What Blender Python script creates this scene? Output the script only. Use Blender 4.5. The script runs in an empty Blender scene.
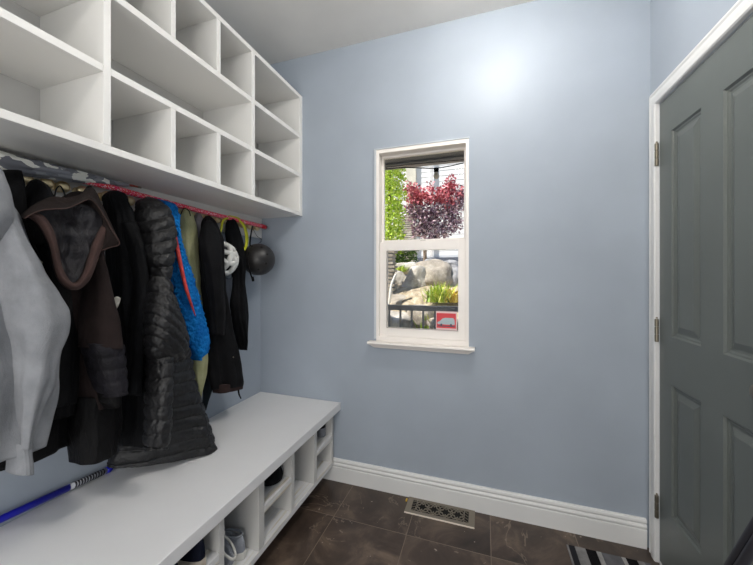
import bpy, bmesh, math, random
import numpy as np
from mathutils import Vector, Matrix, noise
D = bpy.data; SC = bpy.context.scene; COL = SC.collection
PI = math.pi

# ------------------------------------------------------------ camera, light
F = 324.; U0 = 376.5; V0 = 275.5; TH = math.atan2(107.5, F); SN, CS = math.sin(TH), math.cos(TH); EYE = 1.25
cd = D.cameras.new('camera'); cam = D.objects.new('camera', cd); COL.objects.link(cam)
cam.location = (0, 0, EYE); cam.rotation_euler = (PI/2, 0, TH)
cd.sensor_width = 36; cd.lens = 36*F/753; cd.shift_y = -7/753; cd.clip_start = .02
SC.camera = cam
SC.view_settings.view_transform = 'Standard'; SC.view_settings.look = 'None'
SC.view_settings.gamma = 1; SC.view_settings.exposure = 0.62
SC.view_settings.use_curve_mapping = False

w = D.worlds.new('sky'); SC.world = w; w.use_nodes = True
nt = w.node_tree; bgn = nt.nodes['Background']
sky = nt.nodes.new('ShaderNodeTexSky'); sky.sky_type = 'NISHITA'; sky.sun_disc = False
sky.sun_elevation = math.radians(50); sky.altitude = 100
nt.links.new(sky.outputs[0], bgn.inputs[0]); bgn.inputs[1].default_value = 0.14

def light(name, kind, loc, rot, energy, color=(1, 1, 1), **k):
    l = D.lights.new(name, kind); l.energy = energy; l.color = color
    for a, b in k.items(): setattr(l, a, b)
    o = D.objects.new(name, l); COL.objects.link(o); o.location = loc; o.rotation_euler = rot
    return o
sun = light('sun', 'SUN', (0, 0, 8), (0, 0, 0), 5.0, (1, .95, .87), angle=.01)
sun.rotation_euler = Vector((.45, .36, -.80)).to_track_quat('-Z', 'Y').to_euler()
# added area fill behind the camera, standing in for unseen hall daylight
light('hall_fill', 'AREA', (-.25, -1.45, 1.22), (PI/2+.22, 0, 0), 26, (1, .975, .94), shape='RECTANGLE', size=1.7, size_y=2.1)
# flush ceiling lamp
LAMP = (33., 24.)   # radiance of the glass domes (front ceiling lamp, added rear fill)

# ------------------------------------------------------------ helpers
def ray(u, v):
    a = (u-U0)/F; b = -(v-V0)/F
    return (a*CS-SN, a*SN+CS, b)
def onX(u, v, X):
    d = ray(u, v); t = X/d[0]; return Vector((X, d[1]*t, EYE+d[2]*t))
def onY(u, v, Y):
    d = ray(u, v); t = Y/d[1]; return Vector((d[0]*t, Y, EYE+d[2]*t))
def lin(c):
    return tuple(((x/255)/12.92 if x/255 <= .04045 else ((x/255+.055)/1.055)**2.4) for x in c)+(1,)
class NT:
    def __init__(s, m): s.t = m.node_tree
    def n(s, ty, **k):
        x = s.t.nodes.new('ShaderNode'+ty)
        for a, b in k.items():
            if a.startswith('i_'):
                key = a[2:]; key = int(key) if key.isdigit() else key.replace('_', ' ')
                x.inputs[key].default_value = b
            else: setattr(x, a, b)
        return x
    def l(s, a, b): s.t.links.new(a, b)
    def math(s, op, a, b=None, c=None):
        x = s.t.nodes.new('ShaderNodeMath'); x.operation = op
        for i, v in enumerate((a, b, c)):
            if v is None: continue
            if isinstance(v, (int, float)): x.inputs[i].default_value = v
            else: s.l(v, x.inputs[i])
        return x.outputs[0]
    def mix(s, f, a, b):
        x = s.t.nodes.new('ShaderNodeMix'); x.data_type = 'RGBA'
        for i, v in ((0, f), (6, a), (7, b)):
            if isinstance(v, (int, float, tuple)): x.inputs[i].default_value = v
            else: s.l(v, x.inputs[i])
        return x.outputs[2]
    def ramp(s, f, stops, mode='LINEAR'):
        x = s.t.nodes.new('ShaderNodeValToRGB'); x.color_ramp.interpolation = mode
        e = x.color_ramp.elements
        while len(e) < len(stops): e.new(.5)
        for k, (p, c) in enumerate(stops): e[k].position = p; e[k].color = c
        s.l(f, x.inputs[0]); return x.outputs[0]
    def coords(s, scale=(1, 1, 1), rot=(0, 0, 0), loc=(0, 0, 0)):
        tc = s.n('TexCoord'); mp = s.n('Mapping'); s.l(tc.outputs['Object'], mp.inputs[0])
        mp.inputs['Scale'].default_value = scale; mp.inputs['Rotation'].default_value = rot; mp.inputs['Location'].default_value = loc
        return mp.outputs[0]
    def noise(s, vec, scale, detail=3, rough=.5, dist=0):
        x = s.n('TexNoise'); s.l(vec, x.inputs['Vector']); x.inputs['Scale'].default_value = scale
        x.inputs['Detail'].default_value = detail; x.inputs['Roughness'].default_value = rough; x.inputs['Distortion'].default_value = dist
        return x.outputs[0]
def base(name, c, rough=.5, metal=0, spec=.5):
    m = D.materials.new(name); m.use_nodes = True; t = NT(m); b = m.node_tree.nodes['Principled BSDF']
    b.inputs['Base Color'].default_value = lin(c); b.inputs['Roughness'].default_value = rough
    b.inputs['Metallic'].default_value = metal; b.inputs['Specular IOR Level'].default_value = spec
    return m, t, b
def bump(t, b, h, strength, dist=.002):
    x = t.n('Bump'); x.inputs['Strength'].default_value = strength; x.inputs['Distance'].default_value = dist
    t.l(h, x.inputs['Height']); t.l(x.outputs[0], b.inputs['Normal'])
def paint(name, c, rough=.45, spec=.4, var=.06, bs=90, bst=.15):
    m, t, b = base(name, c, rough, 0, spec); v = t.coords()
    n1 = t.noise(v, 3, 3); c2 = tuple(x*(1-var) for x in c); c3 = tuple(min(255, x*(1+var)) for x in c)
    t.l(t.ramp(n1, [(.3, lin(c2)), (.7, lin(c3))]), b.inputs['Base Color'])
    bump(t, b, t.noise(v, bs, 4), bst, .001); return m
def cloth(name, c, c2=None, rough=.85, weave=700, wr=.35, fine=.3, sheen=.03, scale=(1, 1, 1), spec=.25):
    m, t, b = base(name, c, rough, 0, spec); v = t.coords(scale)
    c2 = c2 or tuple(x*.75 for x in c)
    if max(c) < 50 and 'nylon' not in name: b.inputs['Specular IOR Level'].default_value = spec*.5
    t.l(t.ramp(t.noise(v, 14, 5, .6), [(.3, lin(c2)), (.7, lin(c))]), b.inputs['Base Color'])
    b.inputs['Sheen Weight'].default_value = sheen*.25
    h1 = t.noise(t.coords((1.2, 1.2, .5)), 22, 5, .6, .6); h2 = t.noise(v, weave, 2)
    h = t.math('ADD', t.math('MULTIPLY', h1, wr*6), t.math('MULTIPLY', h2, fine))
    bump(t, b, h, .5, .004); return m

M = {}
M['wall'] = paint('wall_paint_blue', (161, 170, 181), .40, .22, .02, 120, .12)
M['ceil'] = paint('ceiling_paint', (228, 226, 222), .8, .2, .02, 160, .35)
M['white'] = paint('white_melamine', (230, 229, 226), .4, .4, .01, 40, .03)
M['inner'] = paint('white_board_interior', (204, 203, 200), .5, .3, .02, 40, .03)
M['bench'] = paint('bench_top_laminate', (224, 224, 225), .45, .4, .012, 30, .04)
M['trim'] = paint('trim_paint', (222, 222, 221), .35, .5, .015, 60, .05)
M['vinyl'] = paint('window_vinyl', (240, 234, 228), .35, .5, .01, 60, .02)
M['door'] = paint('door_paint_grey_green', (98, 103, 100), .40, .5, .03, 50, .1)
# worn painted boards of the bench
m, t, b = base('worn_white_board', (218, 218, 218), .6)
v = t.coords((30, 1.2, 30)); n = t.noise(v, 2.2, 7, .6)
t.l(t.ramp(n, [(.28, lin((186, 172, 146))), (.40, lin((212, 208, 198))), (.50, lin((220, 220, 221)))]), b.inputs['Base Color'])
bump(t, b, n, .15, .002); M['worn'] = m
# floor
m, t, b = base('marble_floor_tile', (70, 55, 46), .3, 0, .5)
tc = t.n('TexCoord'); sp = t.n('SeparateXYZ'); t.l(tc.outputs['Object'], sp.inputs[0])
P = .385
fx = t.math('FRACT', t.math('DIVIDE', t.math('ADD', sp.outputs[0], .74+P*20), P))
fy = t.math('FRACT', t.math('DIVIDE', t.math('ADD', sp.outputs[1], -1.528+P*20), P))
def edge(f): return t.math('MINIMUM', f, t.math('SUBTRACT', 1, f))
ed = t.math('MINIMUM', edge(fx), edge(fy)); joint = t.math('LESS_THAN', ed, .0045)
ix = t.math('FLOOR', t.math('DIVIDE', t.math('ADD', sp.outputs[0], .74+P*20), P))
iy = t.math('FLOOR', t.math('DIVIDE', t.math('ADD', sp.outputs[1], -1.528+P*20), P))
cb = t.n('CombineXYZ'); t.l(ix, cb.inputs[0]); t.l(iy, cb.inputs[1])
wn = t.n('TexWhiteNoise'); t.l(cb.outputs[0], wn.inputs[0])
off = t.n('VectorMath', operation='SCALE'); t.l(wn.outputs[1], off.inputs[0]); off.inputs[3].default_value = 7
va = t.n('VectorMath', operation='ADD'); t.l(tc.outputs['Object'], va.inputs[0]); t.l(off.outputs[0], va.inputs[1])
v = va.outputs[0]
big = t.noise(v, 4.5, 7, .62, .8)
col = t.ramp(big, [(.28, lin((38, 32, 30))), (.5, lin((80, 67, 58))), (.68, lin((122, 104, 90)))])
vein = t.math('ABSOLUTE', t.math('SUBTRACT', t.noise(v, 3.2, 5, .55, .7), .5))
vm = t.math('MULTIPLY', t.math('LESS_THAN', vein, .006), t.math('GREATER_THAN', t.noise(v, 6, 2), .50))
col = t.mix(t.math('MULTIPLY', vm, .38), col, lin((168, 150, 134)))
spk = t.math('GREATER_THAN', t.noise(v, 30, 4, .65), .70)
col = t.mix(t.math('MULTIPLY', spk, .75), col, lin((196, 182, 168)))
tv = t.math('MULTIPLY', wn.outputs[0], .35)
col = t.mix(tv, col, lin((50, 40, 35)))
col = t.mix(joint, col, lin((122, 108, 96)))
t.l(col, b.inputs['Base Color'])
bump(t, b, t.math('SUBTRACT', t.math('MULTIPLY', big, .3), joint), .25, .002); M['floor'] = m
# metals, glass
M['brass'], t, b = base('aged_brass', (234, 214, 172), .42, 1)
M['nickel'], t, b = base('hinge_nickel', (140, 132, 118), .4, 1)
M['darkmetal'], t, b = base('dark_metal', (52, 52, 58), .45, .3)
M['pewter'], t, b = base('pewter_grille', (132, 124, 112), .45, .4)
bump(t, b, t.noise(t.coords(), 300, 3), .3, .001)
M['ventlip'], t, b = base('vent_lip', (226, 214, 200), .4, .1)
M['black'], t, b = base('black_void', (16, 15, 15), .9)
m = D.materials.new('window_glass'); m.use_nodes = True; b = m.node_tree.nodes['Principled BSDF']
b.inputs['Transmission Weight'].default_value = 1; b.inputs['Roughness'].default_value = 0; b.inputs['IOR'].default_value = 1.1
M['glass'] = m

def link(name, me, mat=None, parent=None, smooth=False):
    o = D.objects.new(name, me); COL.objects.link(o)
    if mat:
        me.materials.append(mat)
    if smooth: me.shade_smooth()
    if parent: o.parent = parent; o.location = -parent.location
    return o
def bmo(name, bm, mat, parent=None, smooth=False):
    me = D.meshes.new(name); bmesh.ops.recalc_face_normals(bm, faces=bm.faces[:]); bm.to_mesh(me); bm.free()
    return link(name, me, mat, parent, smooth)
def box(bm, x0, x1, y0, y1, z0, z1, bev=0):
    if x0 > x1: x0, x1 = x1, x0
    if y0 > y1: y0, y1 = y1, y0
    if z0 > z1: z0, z1 = z1, z0
    r = bmesh.ops.create_cube(bm, size=1); vs = r['verts']
    for q in vs: q.co = Vector(((x0+x1)/2+q.co.x*(x1-x0), (y0+y1)/2+q.co.y*(y1-y0), (z0+z1)/2+q.co.z*(z1-z0)))
    if bev:
        es = list({e for q in vs for e in q.link_edges})
        bmesh.ops.bevel(bm, geom=es, offset=bev, segments=2, affect='EDGES', profile=.5)
    return vs
def boxes(name, lst, mat, parent=None, bev=.0015):
    bm = bmesh.new()
    for q in lst: box(bm, *q, bev)
    return bmo(name, bm, mat, parent)
def lathe(bm, prof, mtx, seg=28):
    rings = []
    for r, h in prof:
        if r < 1e-6: rings.append([bm.verts.new(mtx @ Vector((0, 0, h)))])
        else: rings.append([bm.verts.new(mtx @ Vector((r*math.cos(2*PI*k/seg), r*math.sin(2*PI*k/seg), h))) for k in range(seg)])
    for a, c in zip(rings, rings[1:]):
        for k in range(seg):
            k2 = (k+1) % seg
            if len(a) == 1 and len(c) == 1: continue
            if len(a) == 1: bm.faces.new((a[0], c[k], c[k2]))
            elif len(c) == 1: bm.faces.new((a[k], c[0], a[k2]))
            else: bm.faces.new((a[k], c[k], c[k2], a[k2]))
def catmull(P_, n):
    P_ = np.array(P_, float); k = len(P_); out = []
    ext = np.vstack([2*P_[0]-P_[1], P_, 2*P_[-1]-P_[-2]])
    for s in np.linspace(0, k-1, n):
        i = min(int(s), k-2); f = s-i; a, b_, c, d = ext[i:i+4]
        out.append(.5*((2*b_)+(-a+c)*f+(2*a-5*b_+4*c-d)*f*f+(-a+3*b_-3*c+d)*f**3))
    return np.array(out)
def tube(bm, pts, r, seg=10, n=None, flat=1.0):
    if n: pts = [Vector(q) for q in catmull([list(p) for p in pts], n)]
    pts = [Vector(p) for p in pts]; rr = r if isinstance(r, (list, tuple)) else [r]*2
    rings = []; up = Vector((0.31, .2, .93)).normalized()
    for i, p in enumerate(pts):
        d = (pts[min(i+1, len(pts)-1)]-pts[max(i-1, 0)]).normalized()
        a = up-d*up.dot(d)
        if a.length < .05: a = Vector((1, 0, 0))-d*d.x
        a.normalize(); c = d.cross(a); s = i/(len(pts)-1)*(len(rr)-1); k = min(int(s), len(rr)-2); q = rr[k]+(rr[k+1]-rr[k])*(s-k)
        rings.append([bm.verts.new(p+a*math.cos(2*PI*j/seg)*q+c*math.sin(2*PI*j/seg)*q*flat) for j in range(seg)]); up = a
    for a, c in zip(rings, rings[1:]):
        for k in range(seg): bm.faces.new((a[k], a[(k+1) % seg], c[(k+1) % seg], c[k]))
    bm.faces.new(rings[0]); bm.faces.new(rings[-1])
def tubo(name, pts, r, mat, parent=None, **k):
    bm = bmesh.new(); tube(bm, pts, r, **k); return bmo(name, bm, mat, parent, True)
def extrude_profile(bm, prof, a, c, axis):
    # prof: closed polygon of (d, z); a->c along axis 'x' or 'y'; d maps by function
    pa = [bm.verts.new(axis(a, d, z)) for d, z in prof]; pc = [bm.verts.new(axis(c, d, z)) for d, z in prof]
    n = len(prof)
    for i in range(n): bm.faces.new((pa[i], pa[(i+1) % n], pc[(i+1) % n], pc[i]))
    bm.faces.new(pa); bm.faces.new(pc)
def thing(name, label, cat, loc=(0, 0, 0), group=None):
    o = D.objects.new(name, None); COL.objects.link(o); o.location = loc; o.empty_display_size = .05
    tag(o, label, cat, group); return o
def tag(o, label, cat, group=None, kind=None):
    o['label'] = label; o['category'] = cat
    if group: o['group'] = group
    if kind: o['kind'] = kind
    return o
def struct(o): o['kind'] = 'structure'; return o
bpy.context.view_layer.update()

# ------------------------------------------------------------ room shell
XL, XR, YB, YR, ZC = -1.414, .725, 1.806, -1.65, 2.64
struct(boxes('floor', [(XL-.1, XR+.1, YR-.1, YB+.14, -.08, 0)], M['floor'], bev=0))
struct(boxes('ceiling', [(XL-.1, XR+.1, YR-.1, YB+.14, ZC, ZC+.12)], M['ceil'], bev=0))
struct(boxes('wall_left', [(XL-.1, XL, YR-.1, YB+.14, 0, ZC)], M['wall'], bev=0))
struct(boxes('wall_rear', [(XL, XR, YR-.1, YR, 0, ZC)], M['wall'], bev=0))
WX0, WX1, WZ0, WZ1 = -.600, -.077, .868, 1.985      # window opening
bm = bmesh.new()
box(bm, XL, WX0, YB, YB+.14, 0, ZC); box(bm, WX1, XR+.1, YB, YB+.14, 0, ZC)
box(bm, WX0, WX1, YB, YB+.14, 0, WZ0); box(bm, WX0, WX1, YB, YB+.14, WZ1, ZC)
struct(bmo('wall_back', bm, M['wall']))
DY0, DY1, DZ = 1.022, 1.723, 1.996                    # door opening
bm = bmesh.new()
box(bm, XR, XR+.1, DY1, YB, 0, ZC); box(bm, XR, XR+.1, YR, DY0, 0, ZC); box(bm, XR, XR+.1, DY0, DY1, DZ, ZC)
struct(bmo('wall_right', bm, M['wall']))
# baseboards (moulded profile)
bprof = [(0, 0), (.015, 0), (.015, .083), (.0135, .086), (.011, .087), (.013, .090), (.0155, .096), (.0155, .101), (.0125, .107), (.009, .110), (.012, .114), (.0135, .120), (.012, .128), (.008, .134), (0, .134)]
bm = bmesh.new(); extrude_profile(bm, bprof, XL, XR-.019, lambda s, d, z: (s, YB-d, z))
struct(bmo('baseboard_back', bm, M['trim']))
bm = bmesh.new(); extrude_profile(bm, bprof, YR, DY0-.075, lambda s, d, z: (XR-d, s, z))
struct(bmo('baseboard_right', bm, M['trim']))
bm = bmesh.new(); extrude_profile(bm, bprof, YR, YB-.016, lambda s, d, z: (XL+d, s, z))
struct(bmo('baseboard_left', bm, M['trim']))
# door casing
cprof = [(0, 0), (.006, .0), (.013, .010), (.016, .018), (.013, .026), (.016, .034), (.018, .046), (.018, .066), (.014, .071), (0, .071)]
bm = bmesh.new()
CW = .077
def casing_leg(yo, sgn, z0, z1):   # outer edge at yo, going toward opening by sgn
    pts = cprof; n = len(pts)
    a = [bm.verts.new((XR-d, yo+sgn*e, z0)) for d, e in pts]; c = [bm.verts.new((XR-d, yo+sgn*e, z1-e)) for d, e in pts]
    for i in range(n): bm.faces.new((a[i], a[(i+1) % n], c[(i+1) % n], c[i]))
    bm.faces.new(a); bm.faces.new(c)
casing_leg(DY1+CW-.003, -1, 0, DZ+CW-.003); casing_leg(DY0-CW+.003, 1, 0, DZ+CW-.003)
a = [bm.verts.new((XR-d, DY1+CW-.003-e, DZ+CW-.003-e)) for d, e in cprof]; c = [bm.verts.new((XR-d, DY0-CW+.003+e, DZ+CW-.003-e)) for d, e in cprof]
for i in range(len(cprof)): bm.faces.new((a[i], a[(i+1) % len(cprof)], c[(i+1) % len(cprof)], c[i]))
bm.faces.new(a); bm.faces.new(c)
dj = [(XR+.002, XR+.1, DY1-.004, DY1, 0, DZ), (XR+.002, XR+.1, DY0, DY0+.004, 0, DZ), (XR+.002, XR+.1, DY0, DY1, DZ-.004, DZ)]
for q in dj: box(bm, *q)
struct(bmo('trim_1', bm, M['trim']))
# threshold strip
struct(boxes('trim_2', [(XR-.004, XR+.09, DY0+.005, DY1-.005, 0, .012)], M['trim']))

# door: four moulded panels
bm = bmesh.new(); y0, y1, z0, z1 = DY0+.005, DY1-.005, .016, DZ-.006
xf = XR-.002
zs = [z0, .267, .806, 1.000, 1.840, z1]
ys = [y0, 1.137, 1.327, 1.439, 1.627, y1]
V = {}
def vv(y, z, x=xf):
    k = (round(y, 5), round(z, 5), round(x, 5))
    if k not in V: V[k] = bm.verts.new((x, y, z))
    return V[k]
for i in range(5):
    for j in range(5):
        a, c, e, g = ys[i], ys[i+1], zs[j], zs[j+1]
        if i in (1, 3) and j in (1, 3):
            st = [(0, 0), (.006, .007), (.011, .007), (.016, .010), (.024, .010), (.046, .002), (.050, .002)]
            for (o1, d1), (o2, d2) in zip(st, st[1:]):
                q1 = [vv(a+o1, e+o1, xf+d1), vv(c-o1, e+o1, xf+d1), vv(c-o1, g-o1, xf+d1), vv(a+o1, g-o1, xf+d1)]
                q2 = [vv(a+o2, e+o2, xf+d2), vv(c-o2, e+o2, xf+d2), vv(c-o2, g-o2, xf+d2), vv(a+o2, g-o2, xf+d2)]
                for k in range(4): bm.faces.new((q1[k], q1[(k+1) % 4], q2[(k+1) % 4], q2[k]))
            bm.faces.new(q2)
        else: bm.faces.new((vv(a, e), vv(c, e), vv(c, g), vv(a, g)))
xb = XR+.036
c4 = [bm.verts.new((xb, y, z)) for y, z in ((y0, z0), (y1, z0), (y1, z1), (y0, z1))]
bm.faces.new(c4[::-1])
door = struct(bmo('door_1', bm, M['door']))
bm = bmesh.new()   # edge band closing the slab
for q in ((y0, y0+.001, z0, z1), (y1-.001, y1, z0, z1), (y0, y1, z0, z0+.001), (y0, y1, z1-.001, z1)): box(bm, xf, xb, *q)
bmo('door_edge', bm, M['door'], door)
for hz in (1.777, 1.011, .243):
    bm = bmesh.new(); hx, hy = XR-.010, DY1+.004
    for k in range(3): lathe(bm, [(0, 0), (.0065, 0), (.0075, .002), (.0075, .030), (.0065, .0325), (0, .0325)], Matrix.Translation((hx, hy, hz-.05+k*.0335)), 14)
    lathe(bm, [(0, 0), (.004, .001), (.0045, .005), (0, .009)], Matrix.Translation((hx, hy, hz+.0505)), 12)
    bmo('hinge', bm, M['nickel'], door)
bm = bmesh.new(); lathe(bm, [(0, 0), (.03, 0), (.03, .006), (.012, .012), (.011, .035), (.024, .045), (.027, .055), (.02, .066), (0, .068)], Matrix.Translation((xf, 1.09, .95)) @ Matrix.Rotation(-PI/2, 4, 'Y'))
bmo('door_knob', bm, M['nickel'], door, True)

# ------------------------------------------------------------ window
yf = YB-.004
wn = boxes('window_1', [(WX0, WX0+.018, yf, YB+.10, WZ0, WZ1), (WX1-.016, WX1, yf, YB+.10, WZ0, WZ1), (WX0+.018, WX1-.016, yf, YB+.10, WZ1-.022, WZ1), (WX0+.018, WX1-.016, yf+.002, YB+.10, WZ0, WZ0+.028)], M['vinyl'], bev=.001)
struct(wn)
boxes('drip_bead', [(WX0-.013, WX0, YB-.008, YB+.004, WZ0+.012, WZ1), (WX0-.013, WX1+.004, YB-.008, YB+.004, WZ1, WZ1+.007)], paint('window_bead', (196, 202, 208), .4), wn)
def sash(name, x0, x1, y0, y1, z0, z1, sw, bh, th):
    o = boxes(name, [(x0, x0+sw, y0, y1, z0, z1), (x1-sw, x1, y0, y1, z0, z1), (x0+sw, x1-sw, y0, y1, z1-th, z1), (x0+sw, x1-sw, y0, y1, z0, z0+bh)], M['vinyl'], wn, .001)
    boxes('pane', [(x0+sw-.004, x1-sw+.004, (y0+y1)/2, (y0+y1)/2+.003, z0+bh-.004, z1-th+.004)], M['glass'], o, 0)
    return o
ix0, ix1 = WX0+.018, WX1-.016
up = sash('upper_sash', ix0, ix1, YB+.052, YB+.078, 1.415, WZ1-.022, .012, .045, .012)
lo = sash('lower_sash', ix0, ix1, YB+.016, YB+.044, WZ0+.028, 1.447, .041, .050, .052)
bm = bmesh.new(); lathe(bm, [(0, 0), (.010, 0), (.010, .004), (.004, .006), (0, .007)], Matrix.Translation((-.335, YB+.03, 1.447)), 16)
box(bm, -.345, -.315, YB+.026, YB+.034, 1.448, 1.454, .001)
bmo('sash_lock', bm, paint('lock_plastic', (205, 200, 192), .4), lo, True)
boxes('glazing_bead', [(ix0+.041, ix1-.041, YB+.012, YB+.018, WZ0+.077, WZ0+.080), (ix0+.040, ix0+.043, YB+.012, YB+.018, WZ0+.078, 1.395)], paint('bead_grey', (160, 152, 146), .5), lo, 0)
# stool with moulded apron
bm = bmesh.new(); prof = [(0, .868), (.046, .868), (.050, .864), (.050, .858), (.045, .854), (.036, .850), (.028, .842), (.022, .834), (.016, .830), (0, .830)]
outer = [(.0, .650), (.046, .650)]
def stool(s, d, z):
    k = max(0, (.868-z)/.038); x = s*(1-.0*k)
    return (x, YB-d, z)
pa = []; pc = []
for d, z in prof:
    k = (.868-z)/.038; ins = .034*max(0, k-.35)/.65
    pa.append(bm.verts.new((-.641+ins, YB-d, z))); pc.append(bm.verts.new((-.046-ins, YB-d, z)))
for i in range(len(prof)): bm.faces.new((pa[i], pa[(i+1) % len(prof)], pc[(i+1) % len(prof)], pc[i]))
bm.faces.new(pa); bm.faces.new(pc)
bmo('window_stool', bm, M['vinyl'], wn)

# ------------------------------------------------------------ ceiling lamps (just out of frame); the rear one is an added fill
def dome_lamp(name, x, y, label, L):
    t_ = thing(name, label, 'lamp', (x, y, ZC))
    m, t, b = base(name+'_diffuser', (245, 242, 235), .3); b.inputs['Emission Color'].default_value = (1, .96, .9, 1); b.inputs['Emission Strength'].default_value = L
    bm = bmesh.new(); lathe(bm, [(0, 0), (.17, 0), (.17, -.018), (.15, -.022), (0, -.022)], Matrix.Translation((x, y, ZC)), 40); bmo('lamp_base', bm, M['white'], t_, True)
    bm = bmesh.new(); lathe(bm, [(.12, -.022), (.14, -.05), (.14, -.075), (.12, -.105), (.075, -.125), (0, -.133)], Matrix.Translation((x, y, ZC)), 40); bmo('lamp_shade', bm, m, t_, True)
dome_lamp('ceiling_lamp', .07, 1.17, 'white domed ceiling lamp nearest the window wall', LAMP[0])
dome_lamp('ceiling_lamp', -.2, -.45, 'unseen white domed fill lamp added at the rear of the room', LAMP[1])  # rear dome added as fill light from behind the camera

# ------------------------------------------------------------ cubby cabinet on the wall
XC = -1.095; CL = -.30; CB, CT = 1.627, 2.386
ft = .002
cab = thing('wall_cubby', 'long white open cubby shelf unit fixed high above the coat hooks', 'shelf unit', (XL, .75, CB))
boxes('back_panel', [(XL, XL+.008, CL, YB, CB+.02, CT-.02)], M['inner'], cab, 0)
boxes('bottom_board', [(XL, XC, CL, YB, CB, CB+.023)], M['white'], cab)
boxes('top_board', [(XL, XC, CL, YB, CT-.022, CT)], M['white'], cab)
S1, S2 = (2.112, 2.136), (1.869, 1.892)
for a, c in ((.672, .693), (1.333, 1.357), (1.775, YB), (-.3, -.278), (.10, .122)):
    boxes('upright_panel', [(XL+.008, XC, a, c, CB+.023, CT-.022)], M['white'], cab)
for a, c in ((-.278, .10), (.122, .672), (.693, 1.333), (1.357, 1.775)):
    boxes('shelf', [(XL+.008, XC-.001, a, c, *S1)], M['white'], cab)
    boxes('shelf', [(XL+.008, XC-.001, a, c, *S2)], M['white'], cab)
for a, c in ((.896, .916), (1.112, 1.134)):
    boxes('divider', [(XL+.008, XC-.001, a, c, CB+.023, S2[0])], M['white'], cab)
    boxes('divider', [(XL+.008, XC-.001, a, c, S1[1], CT-.022)], M['white'], cab)

# hook board
cleat = boxes('hook_board', [(XL, XL+.016, CL, 1.800, 1.496, CB)], M['white'], bev=.002)
tag(cleat, 'white painted board on the blue wall that carries the brass hooks', 'hook board')
hook0 = None
HK = [.42, .52, .619, .671, .715, .772, .850, .934, 1.02, 1.105, 1.19, 1.271, 1.330, 1.395, 1.455, 1.513, 1.580, 1.645, 1.713]
hlab = {.619: 'round brass knob hook above the black hood beside the grey hoodie', .671: 'left one of the touching pair of brass knobs holding the brown coat', .715: 'right one of the touching pair of brass knobs holding the brown coat',
        .772: 'round brass knob hook at the peak of the brown hood, right of the pair', .850: 'brass knob hook above the plain black jacket', .934: 'brass knob hook between plain black jacket and black puffer',
        1.713: 'brass knob hook nearest the window wall, above the black helmet'}
for y in HK:
    h = D.objects.new('coat_hook', None); COL.objects.link(h); h.location = (XL+.016, y, 1.553)
    if hook0 is None:
        bm = bmesh.new(); R_ = Matrix.Rotation(PI/2, 4, 'Y')
        lathe(bm, [(0, 0), (.016, 0), (.016, .003), (.010, .006), (0, .006)], R_); pl = bmo('rosette', bm, M['brass'], None, True)
        bm = bmesh.new(); lathe(bm, [(.0, .004), (.007, .004), (.006, .014), (.012, .020), (.018, .025), (.019, .031), (.017, .038), (.010, .042), (0, .043)], R_); kn = bmo('knob', bm, M['brass'], None, True)
        pl.parent = h; kn.parent = h; hook0 = (pl, kn)
    else:
        for s in hook0:
            c = s.copy(); COL.objects.link(c); c.parent = h
    if y in hlab: tag(h, hlab[y], 'hook', 'brass hooks on the board')
    else: tag(h, 'small round brass hook mostly hidden behind the hanging clothes', 'hook', 'brass hooks on the board')

# ------------------------------------------------------------ bench
BX, BF, BZ = -.828, -.869, .477
bench = thing('shoe_bench', 'long white bench with open shoe cubbies below, along the blue left wall', 'bench', (XL, .75, 0))
BL = -.4
boxes('bench_top', [(XL+.001, BX, BL, YB-.001, BZ-.043, BZ)], M['bench'], bench, .002)
boxes('bottom_board', [(XL+.016, BF, BL, YB-.016, .100, .126)], M['worn'], bench)
boxes('plinth', [(XL+.02, -1.20, BL, YB-.02, 0, .100)], M['worn'], bench, 0)
for a, c in ((1.762, 1.788), (1.552, 1.584), (1.334, 1.362), (1.100, 1.135), (.892, .916), (.50, .525), (.1, .13), (BL, BL+.03)):
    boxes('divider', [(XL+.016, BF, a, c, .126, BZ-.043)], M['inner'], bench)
for a, c in ((1.584, 1.762), (1.135, 1.334), (.525, .892)):
    boxes('shelf', [(XL+.016, BF+.001, a, c, .260, .290)], M['worn'], bench)
#@@OBJECTS
def proj_u(p):
    return U0+F*(p.x*CS+p.y*SN)/(-p.x*SN+p.y*CS)
# ------------------------------------------------------------ floor vent, mat
vent = thing('floor_vent', 'ornate pewter floor register with scrollwork against the white baseboard', 'floor vent', (-.222, 1.74, 0))
vx0, vx1, vy0, vy1 = -.400, -.045, 1.672, 1.790
boxes('duct_opening', [(vx0+.02, vx1-.02, vy0+.015, vy1-.012, .0005, .0015)], M['black'], vent, 0)
boxes('rim', [(vx0, vx0+.030, vy0, vy1, 0, .006), (vx1-.030, vx1, vy0, vy1, 0, .006), (vx0+.030, vx1-.030, vy0, vy0+.020, 0, .006), (vx0+.030, vx1-.030, vy1-.016, vy1, 0, .006)], M['pewter'], vent, .001)
boxes('front_lip', [(vx0, vx1, vy0-.006, vy0, 0, .005)], M['ventlip'], vent, .001)
bm = bmesh.new(); zc = .0045
gx0, gx1, gy0, gy1 = vx0+.030, vx1-.030, vy0+.020, vy1-.016
def flat(pts, wd=.0026): tube(bm, [Vector((x, y, zc)) for x, y in pts], wd, 6, None, .9)
nm = 4; mw = (gx1-gx0-.05)/nm; ym = (gy0+gy1)/2; hh = (gy1-gy0)/2
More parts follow.
